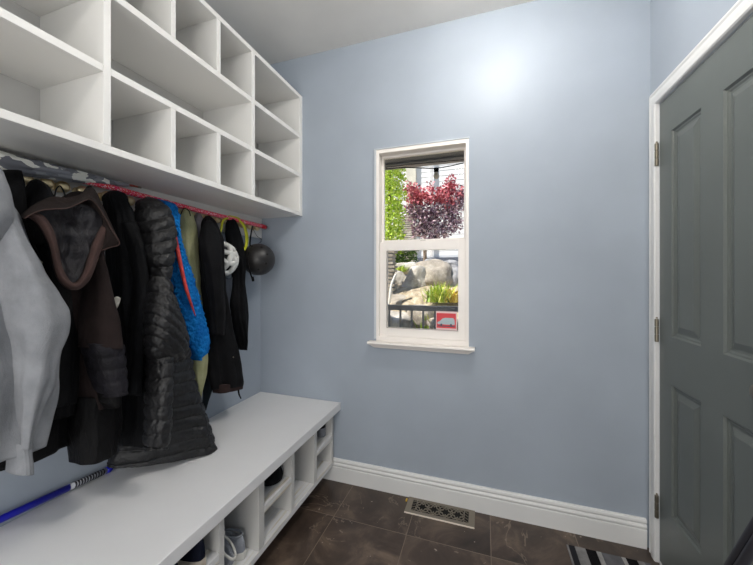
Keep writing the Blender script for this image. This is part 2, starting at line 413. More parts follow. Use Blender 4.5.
for k in range(nm):
    cx = gx0+.025+mw*(k+.5)
    for sy in (-1, 1):
        for sx in (-1, 1):
            pts = []
            for q in range(26):     # scroll curling from the centre to the rim
                a = q/25*1.75*PI; r = .0075+.0125*(1-q/25)
                pts.append((cx+sx*(.014-r*math.cos(a)*.9+.004), ym+sy*(hh*.52+r*math.sin(a)*.9-.004)))
            flat(pts)
        flat([(cx-.5*mw, ym), (cx-.25*mw, ym+sy*hh*.35), (cx, ym+sy*hh), ], .0028)
        flat([(cx+.5*mw, ym), (cx+.25*mw, ym+sy*hh*.35), (cx, ym+sy*hh)], .0028)
for xx in (gx0, gx1):
    s_ = 1 if xx == gx0 else -1
    for q in range(4): flat([(xx+s_*.003, gy0+q*hh*.5+.004), (xx+s_*.019, gy0+q*hh*.5+.014)], .0016)
    flat([(xx+s_*.022, gy0), (xx+s_*.022, gy1)], .0024)
bmo('scrollwork', bm, M['pewter'], vent, True)
tag(boxes('wood_chip', [(-.413, -.404, 1.752, 1.772, 0, .006)], base('yellow_chip', (205, 170, 60), .6)[0], None, .001), 'tiny yellow chip on the floor at the left end of the vent', 'chip')
# striped mat: flat woven bands
matt = thing('striped_mat', 'flat woven mat with black, grey and white stripes before the door', 'mat', (.52, 1.2, 0))
cols = {'d': (44, 44, 50), 'l': (150, 148, 148), 'k': (22, 21, 24), 'm': (112, 112, 116), 'w': (176, 174, 172)}
mm = {k: cloth('mat_yarn_'+k, c, None, .95, 900, .15, 1.0, 0) for k, c in cols.items()}
xs = [(.362, .370, 'l'), (.370, .395, 'd'), (.395, .438, 'l'), (.438, .480, 'k'), (.480, .500, 'w'), (.500, .576, 'm'), (.576, .592, 'w'), (.592, .634, 'k'), (.634, .660, 'l'), (.660, .684, 'm')]
for x0, x1, k in xs: boxes('stripe', [(x0, x1-.0004, .75, 1.700, 0, .007)], mm[k], matt, .001)
tag_lines = None

# ------------------------------------------------------------ hanging garments
def loft(name, rows, mat, parent, n=70, m=84, fold=(.003, .010, 5, 1), wr=.004, puff=None, ex=.85, flat_top=False, band=None, zmin=0, fuzz=0):
    """rows: (uL,vL,uR,vR,X,b) or (v,uL,uR,X,b); X depth plane of its middle, b half thickness."""
    R_ = []
    for r in rows:
        if len(r) == 5: v, a, c, X, b_ = r; R_.append((a, v, X, c, v, X, b_))
        elif len(r) == 6: R_.append((r[0], r[1], r[4], r[2], r[3], r[4], r[5]))
        else: R_.append(r)
    # spread samples by image height
    hs = [0]
    for p, q in zip(R_, R_[1:]): hs.append(hs[-1]+max(1, abs((q[1]+q[4]-p[1]-p[4])/2)))
    hs = np.array(hs)/hs[-1]; ts = np.linspace(0, 1, n); A = np.array(R_, float); I = np.zeros((n, 7))
    # Hermite through the rows (non-uniform)
    tg = np.gradient(A, hs, axis=0) if len(R_) > 2 else np.repeat((A[1:]-A[:1]), 2, 0)
    for i, s in enumerate(ts):
        k = min(max(int(np.searchsorted(hs, s, 'right'))-1, 0), len(hs)-2); h = hs[k+1]-hs[k]; f = (s-hs[k])/h
        I[i] = (2*f**3-3*f*f+1)*A[k]+(f**3-2*f*f+f)*h*tg[k]+(-2*f**3+3*f*f)*A[k+1]+(f**3-f*f)*h*tg[k+1]
    bm = bmesh.new(); rings = []; a0, a1, kf, seed = fold; rs = random.Random(seed)
    comp = [(kf, rs.uniform(0, 6), 1), (kf*2+1, rs.uniform(0, 6), .45), (max(2, kf-2), rs.uniform(0, 6), .7)]
    tot = sum(q[2] for q in comp); arc = 0; prevc = None
    for i in range(n):
        uL, vL, Xa, uR, vR, Xb, b_ = I[i]; L = onX(uL, vL, Xa); R2 = onX(uR, vR, Xb); c = (L+R2)/2; hv = (R2-L)/2; wl = max(hv.length, .002)
        d = c-Vector((0, 0, EYE)); d.z = 0; d.normalize(); hh_ = Vector((hv.x, hv.y, 0)).normalized(); N_ = Vector((hh_.y, -hh_.x, 0))
        c_ = abs(d.dot(hh_)); s_ = max(.2, math.sqrt(max(0, 1-c_*c_)))
        al = math.sqrt(max((wl*s_)**2-(b_*c_)**2, (.45*wl*s_)**2))/s_
        hv = hv.normalized()
        if prevc is not None: arc += (c-prevc).length
        prevc = c; ring = []; t = i/(n-1); amp = a0+(a1-a0)*t; amp *= min(1, wl/.04)
        for j in range(m):
            ph = 2*PI*j/m; ca, sa = math.cos(ph), math.sin(ph)
            ca = math.copysign(abs(ca)**ex, ca); sa = math.copysign(abs(sa)**ex, sa)
            p = c+hv*al*ca+N_*b_*sa; o_ = hv*ca*b_+N_*sa*al
            o_ = o_.normalized() if o_.length > 1e-6 else Vector((1, 0, 0))
            dd = amp*(sum(w_*math.sin(k_*ph+f_+1.3*t*math.sin(k_)) for k_, f_, w_ in comp)/tot-.35)
            nz = noise.noise(Vector((p.x*9, p.y*14, p.z*6))+Vector((seed*3.1, 0, 0)))+.5*noise.noise(Vector((p.x*25, p.y*30, p.z*17+seed)))
            dd += wr*nz
            if fuzz: dd += fuzz*(noise.noise(p*85)+.8*abs(noise.noise(p*150)))
            if puff:
                Pp, pitch, slant = puff[:3]
                g = abs(math.sin(PI*((arc+slant*(al*ca))/pitch+.25*noise.noise(Vector((p.y*6, p.z*3, seed))))))
                dd += Pp*(g**.42-.7)+.45*Pp*noise.noise(Vector((p.y*62, p.z*45, p.x*62)))*(1.25-g)+.2*Pp*noise.noise(p*120)
            q = p+o_*dd; q.x = max(q.x, (XL+.019) if 1.48 < q.z else (XL+.004))
            q.z = max(q.z, zmin); ring.append(bm.verts.new(q))
        rings.append(ring)
    for a, c in zip(rings, rings[1:]):
        for k in range(m): bm.faces.new((a[k], a[(k+1) % m], c[(k+1) % m], c[k]))
    def cap(ring, dz, shr):
        ctr = sum((q.co for q in ring), Vector())/m; r2 = [bm.verts.new(ctr+(q.co-ctr)*.94) for q in ring]
        r3 = [bm.verts.new(ctr+(q.co-ctr)*shr+Vector((0, 0, dz))) for q in ring]; cv = bm.verts.new(ctr+Vector((0, 0, dz)))
        for A_, B_ in ((ring, r2), (r2, r3)):
            for k in range(m): bm.faces.new((A_[k], A_[(k+1) % m], B_[(k+1) % m], B_[k]))
        for k in range(m): bm.faces.new((r3[k], r3[(k+1) % m], cv))
    cap(rings[0], .002, .5); cap(rings[-1], .02, .85)
    return bmo(name, bm, mat, parent, True)
def patch(name, rowsP, mat, parent, nu=40, nv=24, thick=.004, bulge=0, wr=.003, seed=0):
    """rowsP: list of curves, each a list of (u,v,X); skinned into a cloth panel with thickness."""
    curves = [np.array([onX(*p) for p in catmull(c, nu)]) for c in rowsP]
    S_ = catmull(np.array([c.reshape(-1) for c in curves]), nv).reshape(nv, nu, 3)
    bm = bmesh.new(); fr = [[None]*nu for _ in range(nv)]; bk = [[None]*nu for _ in range(nv)]
    for i in range(nv):
        for j in range(nu):
            p = Vector(S_[i, j]); e = math.sin(PI*i/(nv-1))*math.sin(PI*j/(nu-1))
            p.x += bulge*e+wr*e**.3*(noise.noise(p*30+Vector((seed, 0, 0)))+.6*noise.noise(Vector((p.y*60, p.z*18, seed))))
            fr[i][j] = bm.verts.new(p); bk[i][j] = bm.verts.new(p-Vector((thick, 0, 0)))
    for G, f in ((fr, 1), (bk, -1)):
        for i in range(nv-1):
            for j in range(nu-1): bm.faces.new((G[i][j], G[i][j+1], G[i+1][j+1], G[i+1][j])[::f])
    per = [(0, j) for j in range(nu)]+[(i, nu-1) for i in range(1, nv)]+[(nv-1, j) for j in range(nu-2, -1, -1)]+[(i, 0) for i in range(nv-2, 0, -1)]
    for k in range(len(per)):
        a, b_ = per[k], per[(k+1) % len(per)]
        bm.faces.new((fr[a[0]][a[1]], bk[a[0]][a[1]], bk[b_[0]][b_[1]], fr[b_[0]][b_[1]]))
    return bmo(name, bm, mat, parent, True)

C_ = {}
C_['heather'] = cloth('heather_grey_fleece', (144, 146, 150), (124, 126, 130), .95, 500, .4, .8, 0, spec=.15)
C_['black1'] = cloth('black_cotton', (15, 15, 17), (9, 9, 11), .85, 600, .5, .3, .04)
C_['black2'] = cloth('black_softshell', (16, 17, 20), (10, 10, 12), .7, 600, .6, .15, .03)
C_['black3'] = cloth('charcoal_softshell', (20, 20, 22), (12, 12, 14), .75, 600, .5, .3, .04)
C_['brown'] = cloth('dark_brown_canvas', (46, 37, 36), (34, 27, 26), .85, 900, .3, .5, .05)
C_['hoodbrown'] = cloth('hood_brown', (38, 30, 28), (28, 22, 21), .8, 900, .3, .5, .05)
C_['trimbrown'] = cloth('hood_facing_brown', (76, 56, 52), (58, 43, 40), .8, 900, .3, .5, .05)
C_['satin'] = cloth('grey_satin_lining', (44, 42, 46), (22, 21, 24), .48, 200, 1.2, .1, 0, spec=.5)
C_['cuffq'] = cloth('quilted_charcoal', (33, 31, 37), (22, 21, 25), .55, 300, .8, .2, 0, spec=.4)
C_['quiltdark'] = cloth('quilted_black_lining', (10, 9, 11), (6, 6, 7), .6, 300, .8, .2, 0, spec=.35)
C_['puffer'] = cloth('black_down_nylon', (20, 20, 23), (12, 12, 14), .48, 160, .35, .2, 0, spec=.45)
C_['pufferlow'] = C_['puffer']
C_['fleece'] = cloth('blue_pile_fleece', (24, 128, 204), (8, 86, 160), .95, 150, 1.0, 1.6, 0, spec=.15)
C_['coral'] = cloth('coral_zip_tape', (238, 82, 76), None, .6, 500, .1, .3, .1)
C_['olive'] = cloth('olive_canvas', (178, 176, 136), (154, 154, 112), .85, 700, .5, .3, .05)
C_['mauve'] = cloth('mauve_grey_cotton', (150, 143, 147), (120, 114, 118), .9, 700, .5, .3, .05)
C_['teal'] = cloth('dark_teal_nylon', (30, 39, 44), (21, 28, 32), .6, 500, .5, .2, .05)
C_['rust'] = cloth('dark_rust_hem', (52, 36, 34), None, .8, 700, .2, .3, .05)
C_['tagw'] = cloth('off_white_label', (214, 210, 200), None, .7, 700, .2, .2, 0)

def garment(name, label, cat, y, top=1.55): return thing(name, label, cat, (XL+.06, y, top), 'clothes hanging from the brass hooks')

# plain black jacket furthest left, behind the hoodie
g = garment('black_jacket', 'black jacket at the far left, mostly covered by the grey hoodie', 'jacket', .5)
loft('body', [(171, -16, 20, -1.30, .035), (182, -26, 24, -1.29, .06), (215, -34, 27, -1.28, .07), (300, -40, 62, -1.28, .075), (390, -42, 66, -1.28, .075), (-40, 476, 68, 441, -1.28, .075)], C_['black1'], g, fold=(.004, .012, 5, 3))
# second dark hood peak
g = garment('black_sweatshirt', 'black hooded sweatshirt peeking out between grey hoodie and brown coat', 'sweatshirt', .62)
loft('hood', [(180, 32, 36, -1.29, .02), (184, 28, 43, -1.28, .04), (195, 23, 51, -1.26, .06), (215, 20, 54, -1.25, .07), (245, 18, 50, -1.25, .07)], C_['black3'], g, 40, fold=(.002, .006, 3, 5))
loft('body', [(235, 18, 50, -1.27, .06), (300, 22, 74, -1.26, .075), (380, 26, 76, -1.26, .08), (20, 409, 74, 398, -1.26, .08)], C_['black3'], g, 60, fold=(.004, .010, 5, 6))
loft('rib_hem', [(20, 405, 74, 394, -1.26, .075), (22, 421, 73, 409, -1.26, .073)], C_['black1'], g, 12, fold=(.003, .004, 18, 7), wr=.001)

# grey hoodie
g = garment('grey_hoodie', 'heather grey hooded sweatshirt at the far left edge', 'hoodie', .42)
loft('body', [(184, -95, -8, -1.22, .04), (200, -105, 8, -1.21, .07), (250, -112, 30, -1.20, .09), (310, -112, 57, -1.20, .10), (380, -110, 57, -1.20, .10), (-108, 486, 44, 436, -1.20, .10)], C_['heather'], g, 80, fold=(.004, .014, 6, 11), wr=.006)
loft('hood', [(148, -60, -22, -1.18, .03), (158, -70, -12, -1.16, .06), (176, -74, 1, -1.14, .085), (198, -74, 9, -1.13, .095), (220, -70, 14, -1.125, .085), (240, -60, 9, -1.14, .06), (252, -45, -2, -1.16, .03)], C_['heather'], g, 50, fold=(.002, .006, 4, 12), wr=.005)
loft('sleeve', [(166, -34, -3, -1.18, .03), (178, -34, 4, -1.16, .055), (200, -32, 12, -1.14, .07), (222, -28, 20, -1.13, .075), (240, -22, 26.5, -1.125, .078), (270, -12, 43, -1.12, .082), (295, -8, 58, -1.11, .088), (312, -5, 68.5, -1.11, .088), (328, -3, 69, -1.11, .086), (350, -1, 61, -1.115, .08), (375, 1, 55, -1.12, .072), (400, 3, 46.5, -1.125, .062), (425, 5, 38, -1.13, .052), (447, 6, 33, -1.135, .046)], C_['heather'], g, 110, fold=(.003, .010, 4, 14), wr=.009)
loft('cuff', [(442, 7, 33, -1.135, .040), (452, 7, 32, -1.135, .040), (464, 7, 33, -1.135, .043), (6, 474, 33, 471, -1.135, .043)], C_['heather'], g, 20, fold=(.001, .001, 20, 15), wr=.002)
# plain black jacket between coat and puffer
g = garment('black_softshell_jacket', 'plain black jacket between the brown coat and the quilted puffer', 'jacket', .86)
loft('body', [(191, 110, 117, -1.31, .012), (194, 105, 123, -1.305, .03), (204, 104, 129, -1.30, .045), (225, 104, 137, -1.29, .06), (255, 106, 147, -1.28, .07), (290, 108, 151, -1.27, .075), (345, 112, 151, -1.27, .075), (400, 114, 151, -1.27, .07), (445, 112, 150, -1.27, .07)], C_['black2'], g, 90, fold=(.006, .018, 5, 21), wr=.008)
loft('sleeve', [(222, 121, 136, -1.23, .02), (245, 124, 144, -1.22, .04), (280, 127, 148, -1.21, .048), (320, 127, 147, -1.205, .046), (360, 124, 142, -1.205, .042), (395, 122, 139, -1.205, .036)], C_['black2'], g, 60, fold=(.003, .008, 3, 22), wr=.006)
patch('care_label', [[(113.5, 298.5, -1.192), (117, 296.5, -1.192), (120.8, 298, -1.192)], [(114, 304, -1.193), (117.5, 304, -1.192), (120, 302, -1.193)], [(114.5, 312, -1.196), (116, 310, -1.195), (118, 307, -1.195)]], C_['tagw'], g, 10, 8, .002, wr=.0005)
tubo('zip_pull', [onX(121.5, 354, -1.158), onX(123, 360, -1.156)], .0022, M['nickel'], g)
tubo('zip_pull', [onX(124.2, 374, -1.156), onX(124.4, 383, -1.155)], .0014, M['nickel'], g)

# dark brown hooded coat
g = garment('brown_hooded_coat', 'dark brown hooded coat with grey satin hood lining and quilted cuff', 'coat', .71)
loft('body', [(192, 70, 84, -1.27, .02), (200, 56, 96, -1.255, .04), (215, 42, 101, -1.26, .05), (240, 33, 103, -1.255, .055), (290, 42, 108, -1.245, .06), (340, 60, 113, -1.23, .07), (390, 66, 116, -1.23, .07), (67, 412, 118, 398, -1.23, .07)], C_['brown'], g, 90, fold=(.003, .014, 5, 31), wr=.005)
ql = loft('quilted_lining', [(396, 68, 119, -1.225, .068), (425, 67.5, 120, -1.22, .068), (68, 450, 118, 436, -1.22, .07), (68.5, 466, 116, 447, -1.22, .068)], C_['quiltdark'], g, 50, fold=(.003, .006, 4, 32), wr=.004)
loft('sleeve', [(222, 84, 97, -1.22, .02), (235, 80, 100, -1.205, .035), (262, 79, 104.5, -1.185, .045), (290, 78.5, 111, -1.165, .055), (320, 79, 119, -1.145, .06), (348, 79.5, 122.5, -1.14, .058)], C_['brown'], g, 60, fold=(.002, .006, 3, 33), wr=.005)
loft('quilted_cuff', [(80, 343, 123, 344, -1.14, .055), (84, 358, 124, 356, -1.14, .056), (90, 380, 125.5, 374, -1.14, .056), (96.5, 399, 126.5, 389, -1.14, .054)], C_['cuffq'], g, 44, fold=(.001, .002, 3, 34), wr=.003, puff=(.0045, .040, .1))
loft('cuff_lining', [(95, 394, 121, 388, -1.15, .04), (97, 405, 121, 398, -1.15, .042), (103, 410, 119, 404, -1.15, .03)], C_['quiltdark'], g, 16, fold=(.001, .002, 3, 35), wr=.003)
X0 = -1.095
lining = [[(33, 216, X0), (45, 209.5, X0), (62, 208, X0+.004), (80, 204, X0), (96, 210, X0), (108, 227, X0)],
          [(40, 222, X0), (50, 224, X0-.01), (64, 226, X0-.02), (80, 224, X0-.012), (93, 228, X0), (104, 235, X0)],
          [(50, 236, X0+.002), (57, 240, X0-.012), (67, 243, X0-.024), (80, 242, X0-.012), (90, 242, X0), (97.5, 243, X0+.002)],
          [(54.5, 255, X0+.004), (60, 260, X0-.008), (70, 263, X0-.020), (80, 261, X0-.008), (87, 258, X0), (91.5, 256, X0+.004)],
          [(60, 273, X0+.006), (65, 276, X0), (71, 278, X0-.006), (78, 277, X0-.002), (84, 274, X0+.004), (88, 270, X0+.006)],
          [(69, 285, X0+.008), (71, 286.5, X0+.008), (74, 287, X0+.008), (77, 286.5, X0+.008), (80, 285.5, X0+.008), (82, 283, X0+.008)]]
patch('hood_lining', lining, C_['satin'], g, 56, 44, .006, wr=.012, seed=4)
rim = [[(28, 216, X0+.004), (37, 222, X0+.008), (45, 233, X0+.012), (51, 247, X0+.014), (54, 262, X0+.016), (58, 276, X0+.018), (65, 286, X0+.02), (73, 290, X0+.022), (81, 288.5, X0+.02), (90, 280, X0+.018), (97, 263, X0+.016), (102, 248, X0+.014), (111, 228, X0+.008)],
       [(30, 213.5, X0+.012), (40, 217.5, X0+.016), (49, 230, X0+.02), (54, 245, X0+.022), (57, 260, X0+.024), (61, 273, X0+.026), (67.5, 282, X0+.028), (73.5, 285.5, X0+.03), (80, 284, X0+.028), (87, 275, X0+.026), (93, 260, X0+.024), (98, 245, X0+.02), (107, 226, X0+.014)],
       [(33, 212, X0+.004), (44, 216, X0+.006), (53, 229, X0+.008), (57.5, 244, X0+.01), (60.5, 259, X0+.012), (64, 271, X0+.014), (69.5, 280, X0+.016), (74, 283, X0+.018), (78.5, 281, X0+.016), (84, 273, X0+.014), (89, 258, X0+.012), (94, 243, X0+.01), (103, 224, X0+.004)]]
patch('hood_facing', rim, C_['trimbrown'], g, 80, 8, .010, wr=.0005)
flapc = [[(24, 214, X0+.0), (32, 207, X0-.02), (42, 201, X0-.04), (54, 196.5, X0-.05), (66, 197.5, X0-.055), (80, 195, X0-.06), (91, 187.5, X0-.07), (97, 193, X0-.065), (103, 206, X0-.05), (112, 225, X0-.03), (118.5, 239, X0-.01)],
         [(24, 216, X0+.012), (33, 210, X0), (43, 205, X0-.01), (54, 203, X0-.015), (66, 203.5, X0-.02), (79, 200, X0-.025), (89.5, 194, X0-.04), (96, 200, X0-.035), (103, 212, X0-.02), (111, 228, X0-.01), (118, 241, X0)],
         [(24.5, 218, X0+.022), (34, 212.5, X0+.022), (44, 209.5, X0+.022), (55, 208.5, X0+.022), (67, 208, X0+.022), (79, 203.5, X0+.018), (88.5, 200, X0+.012), (96, 205, X0+.012), (103, 216, X0+.016), (111, 231, X0+.02), (118.5, 243.5, X0+.022)]]
patch('hood', flapc, C_['hoodbrown'], g, 70, 20, .012, wr=.004, seed=8)
patch('hood_corner', [[(104, 220, X0+.012), (111, 231, X0+.022), (119, 243.5, X0+.024)], [(103, 232, X0+.008), (107, 239, X0+.018), (112, 247, X0+.018)], [(100, 249, X0+.006), (101.5, 250, X0+.01), (104, 251, X0+.01)]], C_['hoodbrown'], g, 24, 16, .006, bulge=.006)
tubo('hood_piping', [onX(101, 250.5, X0+.014), onX(110, 247.5, X0+.02), onX(119.5, 243.5, X0+.026), onX(112, 230, X0+.024), onX(104, 215.5, X0+.019), onX(96.5, 204.5, X0+.015), onX(89, 199.3, X0+.015), onX(79, 203.5, X0+.021), onX(67, 208.3, X0+.025), onX(55, 209, X0+.025), onX(44, 210, X0+.025), onX(34, 213, X0+.025), onX(24.5, 218.5, X0+.025)], .0014, C_['trimbrown'], g, n=80)
patch('hood_point', [[(84, 196, -1.20), (90, 187, -1.21), (92, 186.5, -1.21), (98, 196, -1.20)], [(82, 200, -1.16), (90, 193, -1.16), (94, 193, -1.16), (101, 204, -1.16)], [(80, 203, -1.13), (89, 199, -1.13), (95, 200, -1.13), (104, 213, -1.13)]], C_['hoodbrown'], g, 24, 12, .02)
tubo('hanging_loop', [onX(54.5, 196, -1.16), onX(56.5, 189, -1.28), onX(60, 186, -1.345), onX(63, 190, -1.28), onX(65.5, 197, -1.16)], .0022, C_['black1'], g, n=24)
for q in ((39, 225, -1.19), (40.5, 262, -1.178)): tubo('snap_button', [onX(*q), onX(q[0]+.8, q[1]+.5, q[2]+.006)], .0035, M['nickel'], g)

# black quilted puffer
g = garment('black_puffer_jacket', 'black down puffer jacket with ribbed baffles, hem touching the bench', 'jacket', .98)
loft('body', [(270, 141, 165, -1.25, .04), (300, 141, 174, -1.25, .06), (345, 143, 186, -1.25, .07), (380, 143, 193, -1.25, .075), (134, 410, -1.29, 204, 410, -1.19, .065), (122, 434, -1.32, 210, 428, -1.16, .062), (105, 465, -1.35, 216, 449.5, -1.135, .055)], C_['puffer'], g, 240, 130, fold=(.002, .008, 3, 41), wr=.003, puff=(.0105, .047, .10), ex=.6, zmin=BZ+.002)
loft('shoulder', [(197, 145, 150, -1.27, .015), (199, 140, 155, -1.26, .03), (206, 136, 165, -1.24, .05), (218, 134.5, 172, -1.22, .065), (236, 135, 176, -1.20, .072), (256, 137, 174, -1.19, .072), (275, 141, 169.5, -1.19, .066), (292, 143, 171, -1.185, .064), (310, 143, 178, -1.175, .064)], C_['puffer'], g, 150, 110, fold=(.001, .003, 3, 42), wr=.005, puff=(.0085, .050, .22))
loft('elbow', [(276, 143, 169, -1.18, .05), (292, 142.5, 173, -1.155, .06), (310, 142.5, 179, -1.135, .062), (328, 143, 184.5, -1.125, .062), (343, 144, 187.5, -1.125, .058), (356, 146, 186, -1.135, .045), (362, 150, 180, -1.15, .03)], C_['puffer'], g, 110, 110, fold=(.001, .003, 3, 43), wr=.004, puff=(.009, .050, -1.0))
loft('sleeve', [(338, 148, 178, -1.165, .040), (356, 147, 173.5, -1.14, .050), (385, 146.5, 172, -1.12, .052), (420, 145, 171, -1.11, .050), (144, 450, 167, 447, -1.11, .044)], C_['puffer'], g, 120, 100, fold=(.001, .003, 3, 44), wr=.004, puff=(.008, .048, .22))

# blue fleece
g = garment('blue_fleece_jacket', 'bright blue fleece jacket with a thin coral zip', 'jacket', 1.06)
loft('body', [(199, 150, 158, -1.31, .015), (202, 150, 168, -1.30, .03), (212, 156, 177, -1.29, .04), (228, 160, 179.5, -1.28, .05), (250, 162, 184.5, -1.27, .055), (275, 163, 191.5, -1.265, .058), (300, 168, 199, -1.26, .058), (322, 176, 205, -1.255, .056), (340, 180, 208, -1.25, .056), (352, 184, 206, -1.25, .05), (360, 190, 199, -1.25, .035)], C_['fleece'], g, 240, 170, fold=(.002, .004, 4, 51), wr=.006, fuzz=.006)
def above(u, v, X): return onX(u, v, X)
zp = [(174, 232, -1.222), (176.5, 245, -1.214), (180, 262, -1.208), (185, 284, -1.200), (190.5, 302, -1.194), (195.5, 316, -1.190)]
tubo('zip', [onX(*q) for q in zp], [.0075, .0085, .007, .002], C_['coral'], g, n=40)

# olive jacket, mauve shirt
g = garment('olive_jacket', 'olive green canvas jacket behind the blue fleece', 'jacket', 1.19)
loft('body', [(208, 183, 186, -1.34, .012), (211, 179, 191, -1.335, .02), (220, 177, 195, -1.33, .035), (240, 177, 198.5, -1.325, .04), (268, 178, 198.5, -1.32, .045), (300, 180, 202, -1.32, .045), (345, 184, 207, -1.315, .045), (372, 187, 206, -1.315, .04), (392, 192, 202, -1.315, .03), (406, 196.5, 200, -1.315, .015)], C_['olive'], g, 80, fold=(.002, .008, 4, 55), wr=.005)
tubo('collar_loop', [onX(180, 216, -1.29), onX(184, 208.5, -1.30), onX(189, 211, -1.29), onX(190.5, 216, -1.28)], .0022, C_['black1'], g, n=16)
g = garment('mauve_shirt', 'mauve grey shirt edge between olive jacket and black jacket', 'shirt', 1.28)
loft('body', [(213, 196, 200, -1.355, .012), (218, 193, 203, -1.35, .02), (240, 194, 206, -1.35, .03), (280, 195, 207, -1.35, .035), (330, 196, 208, -1.35, .035), (360, 199, 207, -1.35, .03)], C_['mauve'], g, 50, fold=(.002, .006, 3, 57))

# yellow helmet strap / cord
g = thing('yellow_cord', 'neon yellow looped cord hanging from the last brass hooks', 'cord', (XL+.06, 1.5, 1.55))
for k, dx in enumerate((0, .012)):
    tubo('strand', [onX(221.5-k, 229+3*k, -1.31+dx), onX(223, 221, -1.33+dx), onX(228, 216.5+1.5*k, -1.35+dx), onX(234, 217, -1.355+dx), onX(240, 219.5+1.5*k, -1.345+dx), onX(245-k, 227, -1.33+dx), onX(247.5-1.5*k, 237, -1.32+dx), onX(246.5-k, 246, -1.31+dx), onX(240, 258, -1.32+dx)], .0052, base('neon_yellow_%d' % k, (206, 208, 40), .6)[0], g, n=60)

# black jackets by the helmets
g = garment('charcoal_jacket', 'charcoal black jacket overlapping the white helmet, rust brown hem', 'jacket', 1.38)
loft('body', [(216, 206.5, 209, -1.31, .01), (219, 203.5, 213, -1.295, .022), (228, 200, 218, -1.275, .035), (245, 198.5, 222.5, -1.255, .045), (270, 199, 224, -1.25, .048), (292, 200, 226, -1.26, .052), (315, 202, 229.5, -1.27, .056), (340, 204, 236, -1.275, .06), (365, 207, 240.5, -1.28, .06), (380, 209, 243, -1.28, .058), (211, 390, 243.5, 383, -1.28, .055)], C_['black3'], g, 110, fold=(.006, .020, 4, 61), wr=.008)
loft('sleeve', [(221, 205, 213, -1.245, .012), (228, 202, 217, -1.235, .025), (245, 200, 221, -1.215, .035), (265, 203, 222.5, -1.205, .037), (285, 206, 224, -1.205, .036), (305, 209, 225, -1.215, .03), (335, 212, 225, -1.225, .025)], C_['black3'], g, 60, fold=(.003, .008, 3, 65), wr=.006)
loft('rust_hem', [(212, 385, 243, 380, -1.28, .054), (213, 394, 242.5, 386, -1.28, .053)], C_['rust'], g, 14, fold=(.002, .006, 5, 61), wr=.003)
loft('inner_sleeve', [(290, 200, 212, -1.335, .02), (330, 202, 215, -1.33, .03), (365, 203, 215, -1.33, .03), (390, 203, 212, -1.33, .025), (410, 202, 206, -1.33, .015)], C_['teal'], g, 40, fold=(.002, .006, 3, 63))
tubo('drawcord', [onX(238, 386, -1.24), onX(239, 394, -1.24), onX(241, 398.5, -1.24)], [.005, .004, .003], C_['black1'], g, n=10)
tubo('snap_button', [onX(233, 357, -1.222), onX(233.4, 357.3, -1.215)], .0035, M['nickel'], g)
g = garment('narrow_black_jacket', 'narrow black jacket hanging between the white and the black helmet', 'jacket', 1.52)
loft('body', [(218, 229.5, 232, -1.35, .01), (221, 226.5, 235.5, -1.345, .02), (230, 225, 239.5, -1.335, .03), (245, 227, 243.5, -1.33, .035), (262, 230, 246, -1.325, .04), (285, 230, 246, -1.325, .045), (305, 229, 248.5, -1.32, .05), (330, 232, 248.3, -1.32, .05), (345, 237, 247.5, -1.32, .04), (350, 240, 246.5, -1.32, .03)], C_['black2'], g, 90, fold=(.005, .014, 4, 71), wr=.007)
g = garment('grey_backpack_strap', 'dark grey webbing strap dangling below the white helmet', 'strap', 1.46)
patch('webbing', [[(225, 277, -1.33), (229, 278, -1.33), (233, 277, -1.33)], [(226, 300, -1.33), (229.5, 300, -1.33), (232, 300, -1.33)], [(229, 322, -1.33), (230.5, 322, -1.33), (232, 322, -1.33)]], cloth('slate_webbing', (70, 76, 86), None, .7), g, 12, 20, .003)

# ------------------------------------------------------------ helmets
hc = onX(220.5, 259, -1.32); hr = .084
g = thing('bike_helmet', 'white vented bicycle helmet hanging among the black jackets', 'helmet', tuple(hc))
mw_ = base('helmet_white', (226, 226, 222), .35)[0]; mk_ = base('helmet_liner', (24, 24, 26), .8)[0]
vd = (Vector((0, 0, EYE))-hc).normalized(); q_ = vd.to_track_quat('Z', 'Y').to_matrix().to_4x4()
Mh = Matrix.Translation(hc) @ q_
bm = bmesh.new(); bmesh.ops.create_icosphere(bm, subdivisions=4, radius=1, matrix=Mh @ Matrix.Diagonal((hr*.88, hr*.93, hr*.72, 1))); bmo('liner', bm, mk_, g, True)
bm = bmesh.new()
def arcs(p, q, wdt=.0128, n=18):
    pts = []
    for k in range(n+1):
        t = k/n; a = Vector(p).lerp(Vector(q), t); a.normalize(); pts.append(Mh @ Vector((a.x*hr*.93, a.y*hr, a.z*hr*.78)))
    tube(bm, pts, wdt, 8, None, .9)
nd = {'a': (0, .45, .9), 'b': (-.42, -.28, .87), 'c': (.42, -.28, .87), 'd': (-.62, .35, .7), 'e': (.62, .35, .7), 'f': (0, -.75, .66), 'g': (-.85, -.2, .45), 'h': (.85, -.2, .45), 'i': (-.5, .8, .3), 'j': (.5, .8, .3), 'k': (-.5, -.83, .25), 'l': (.5, -.83, .25), 'm': (0, .95, .3), 'n': (-.98, .2, .1), 'o': (.98, .2, .1), 'p': (0, 0.05, 1), 'r': (-.8, .6, .05), 's': (.8, .6, .05)}
for e in 'pa pb pc ad ae bd ce bf cf bg ch di ej am dg eh fk fl gk hl gn ho dn eo im jm ir js lo kn ab'.split(): arcs(nd[e[0]], nd[e[1]])
ringp = [(math.cos(2*PI*k/24), math.sin(2*PI*k/24), .02) for k in range(24)]
for k in range(24): arcs(ringp[k], ringp[(k+1) % 24], .011, 2)
bmo('vented_shell', bm, mw_, g, True)
tubo('chin_strap', [hc+Vector((-.02, -.02, -.09)), hc+Vector((-.01, .0, -.15)), hc+Vector((.0, .02, -.10))], .004, C_['black1'], g, n=14)

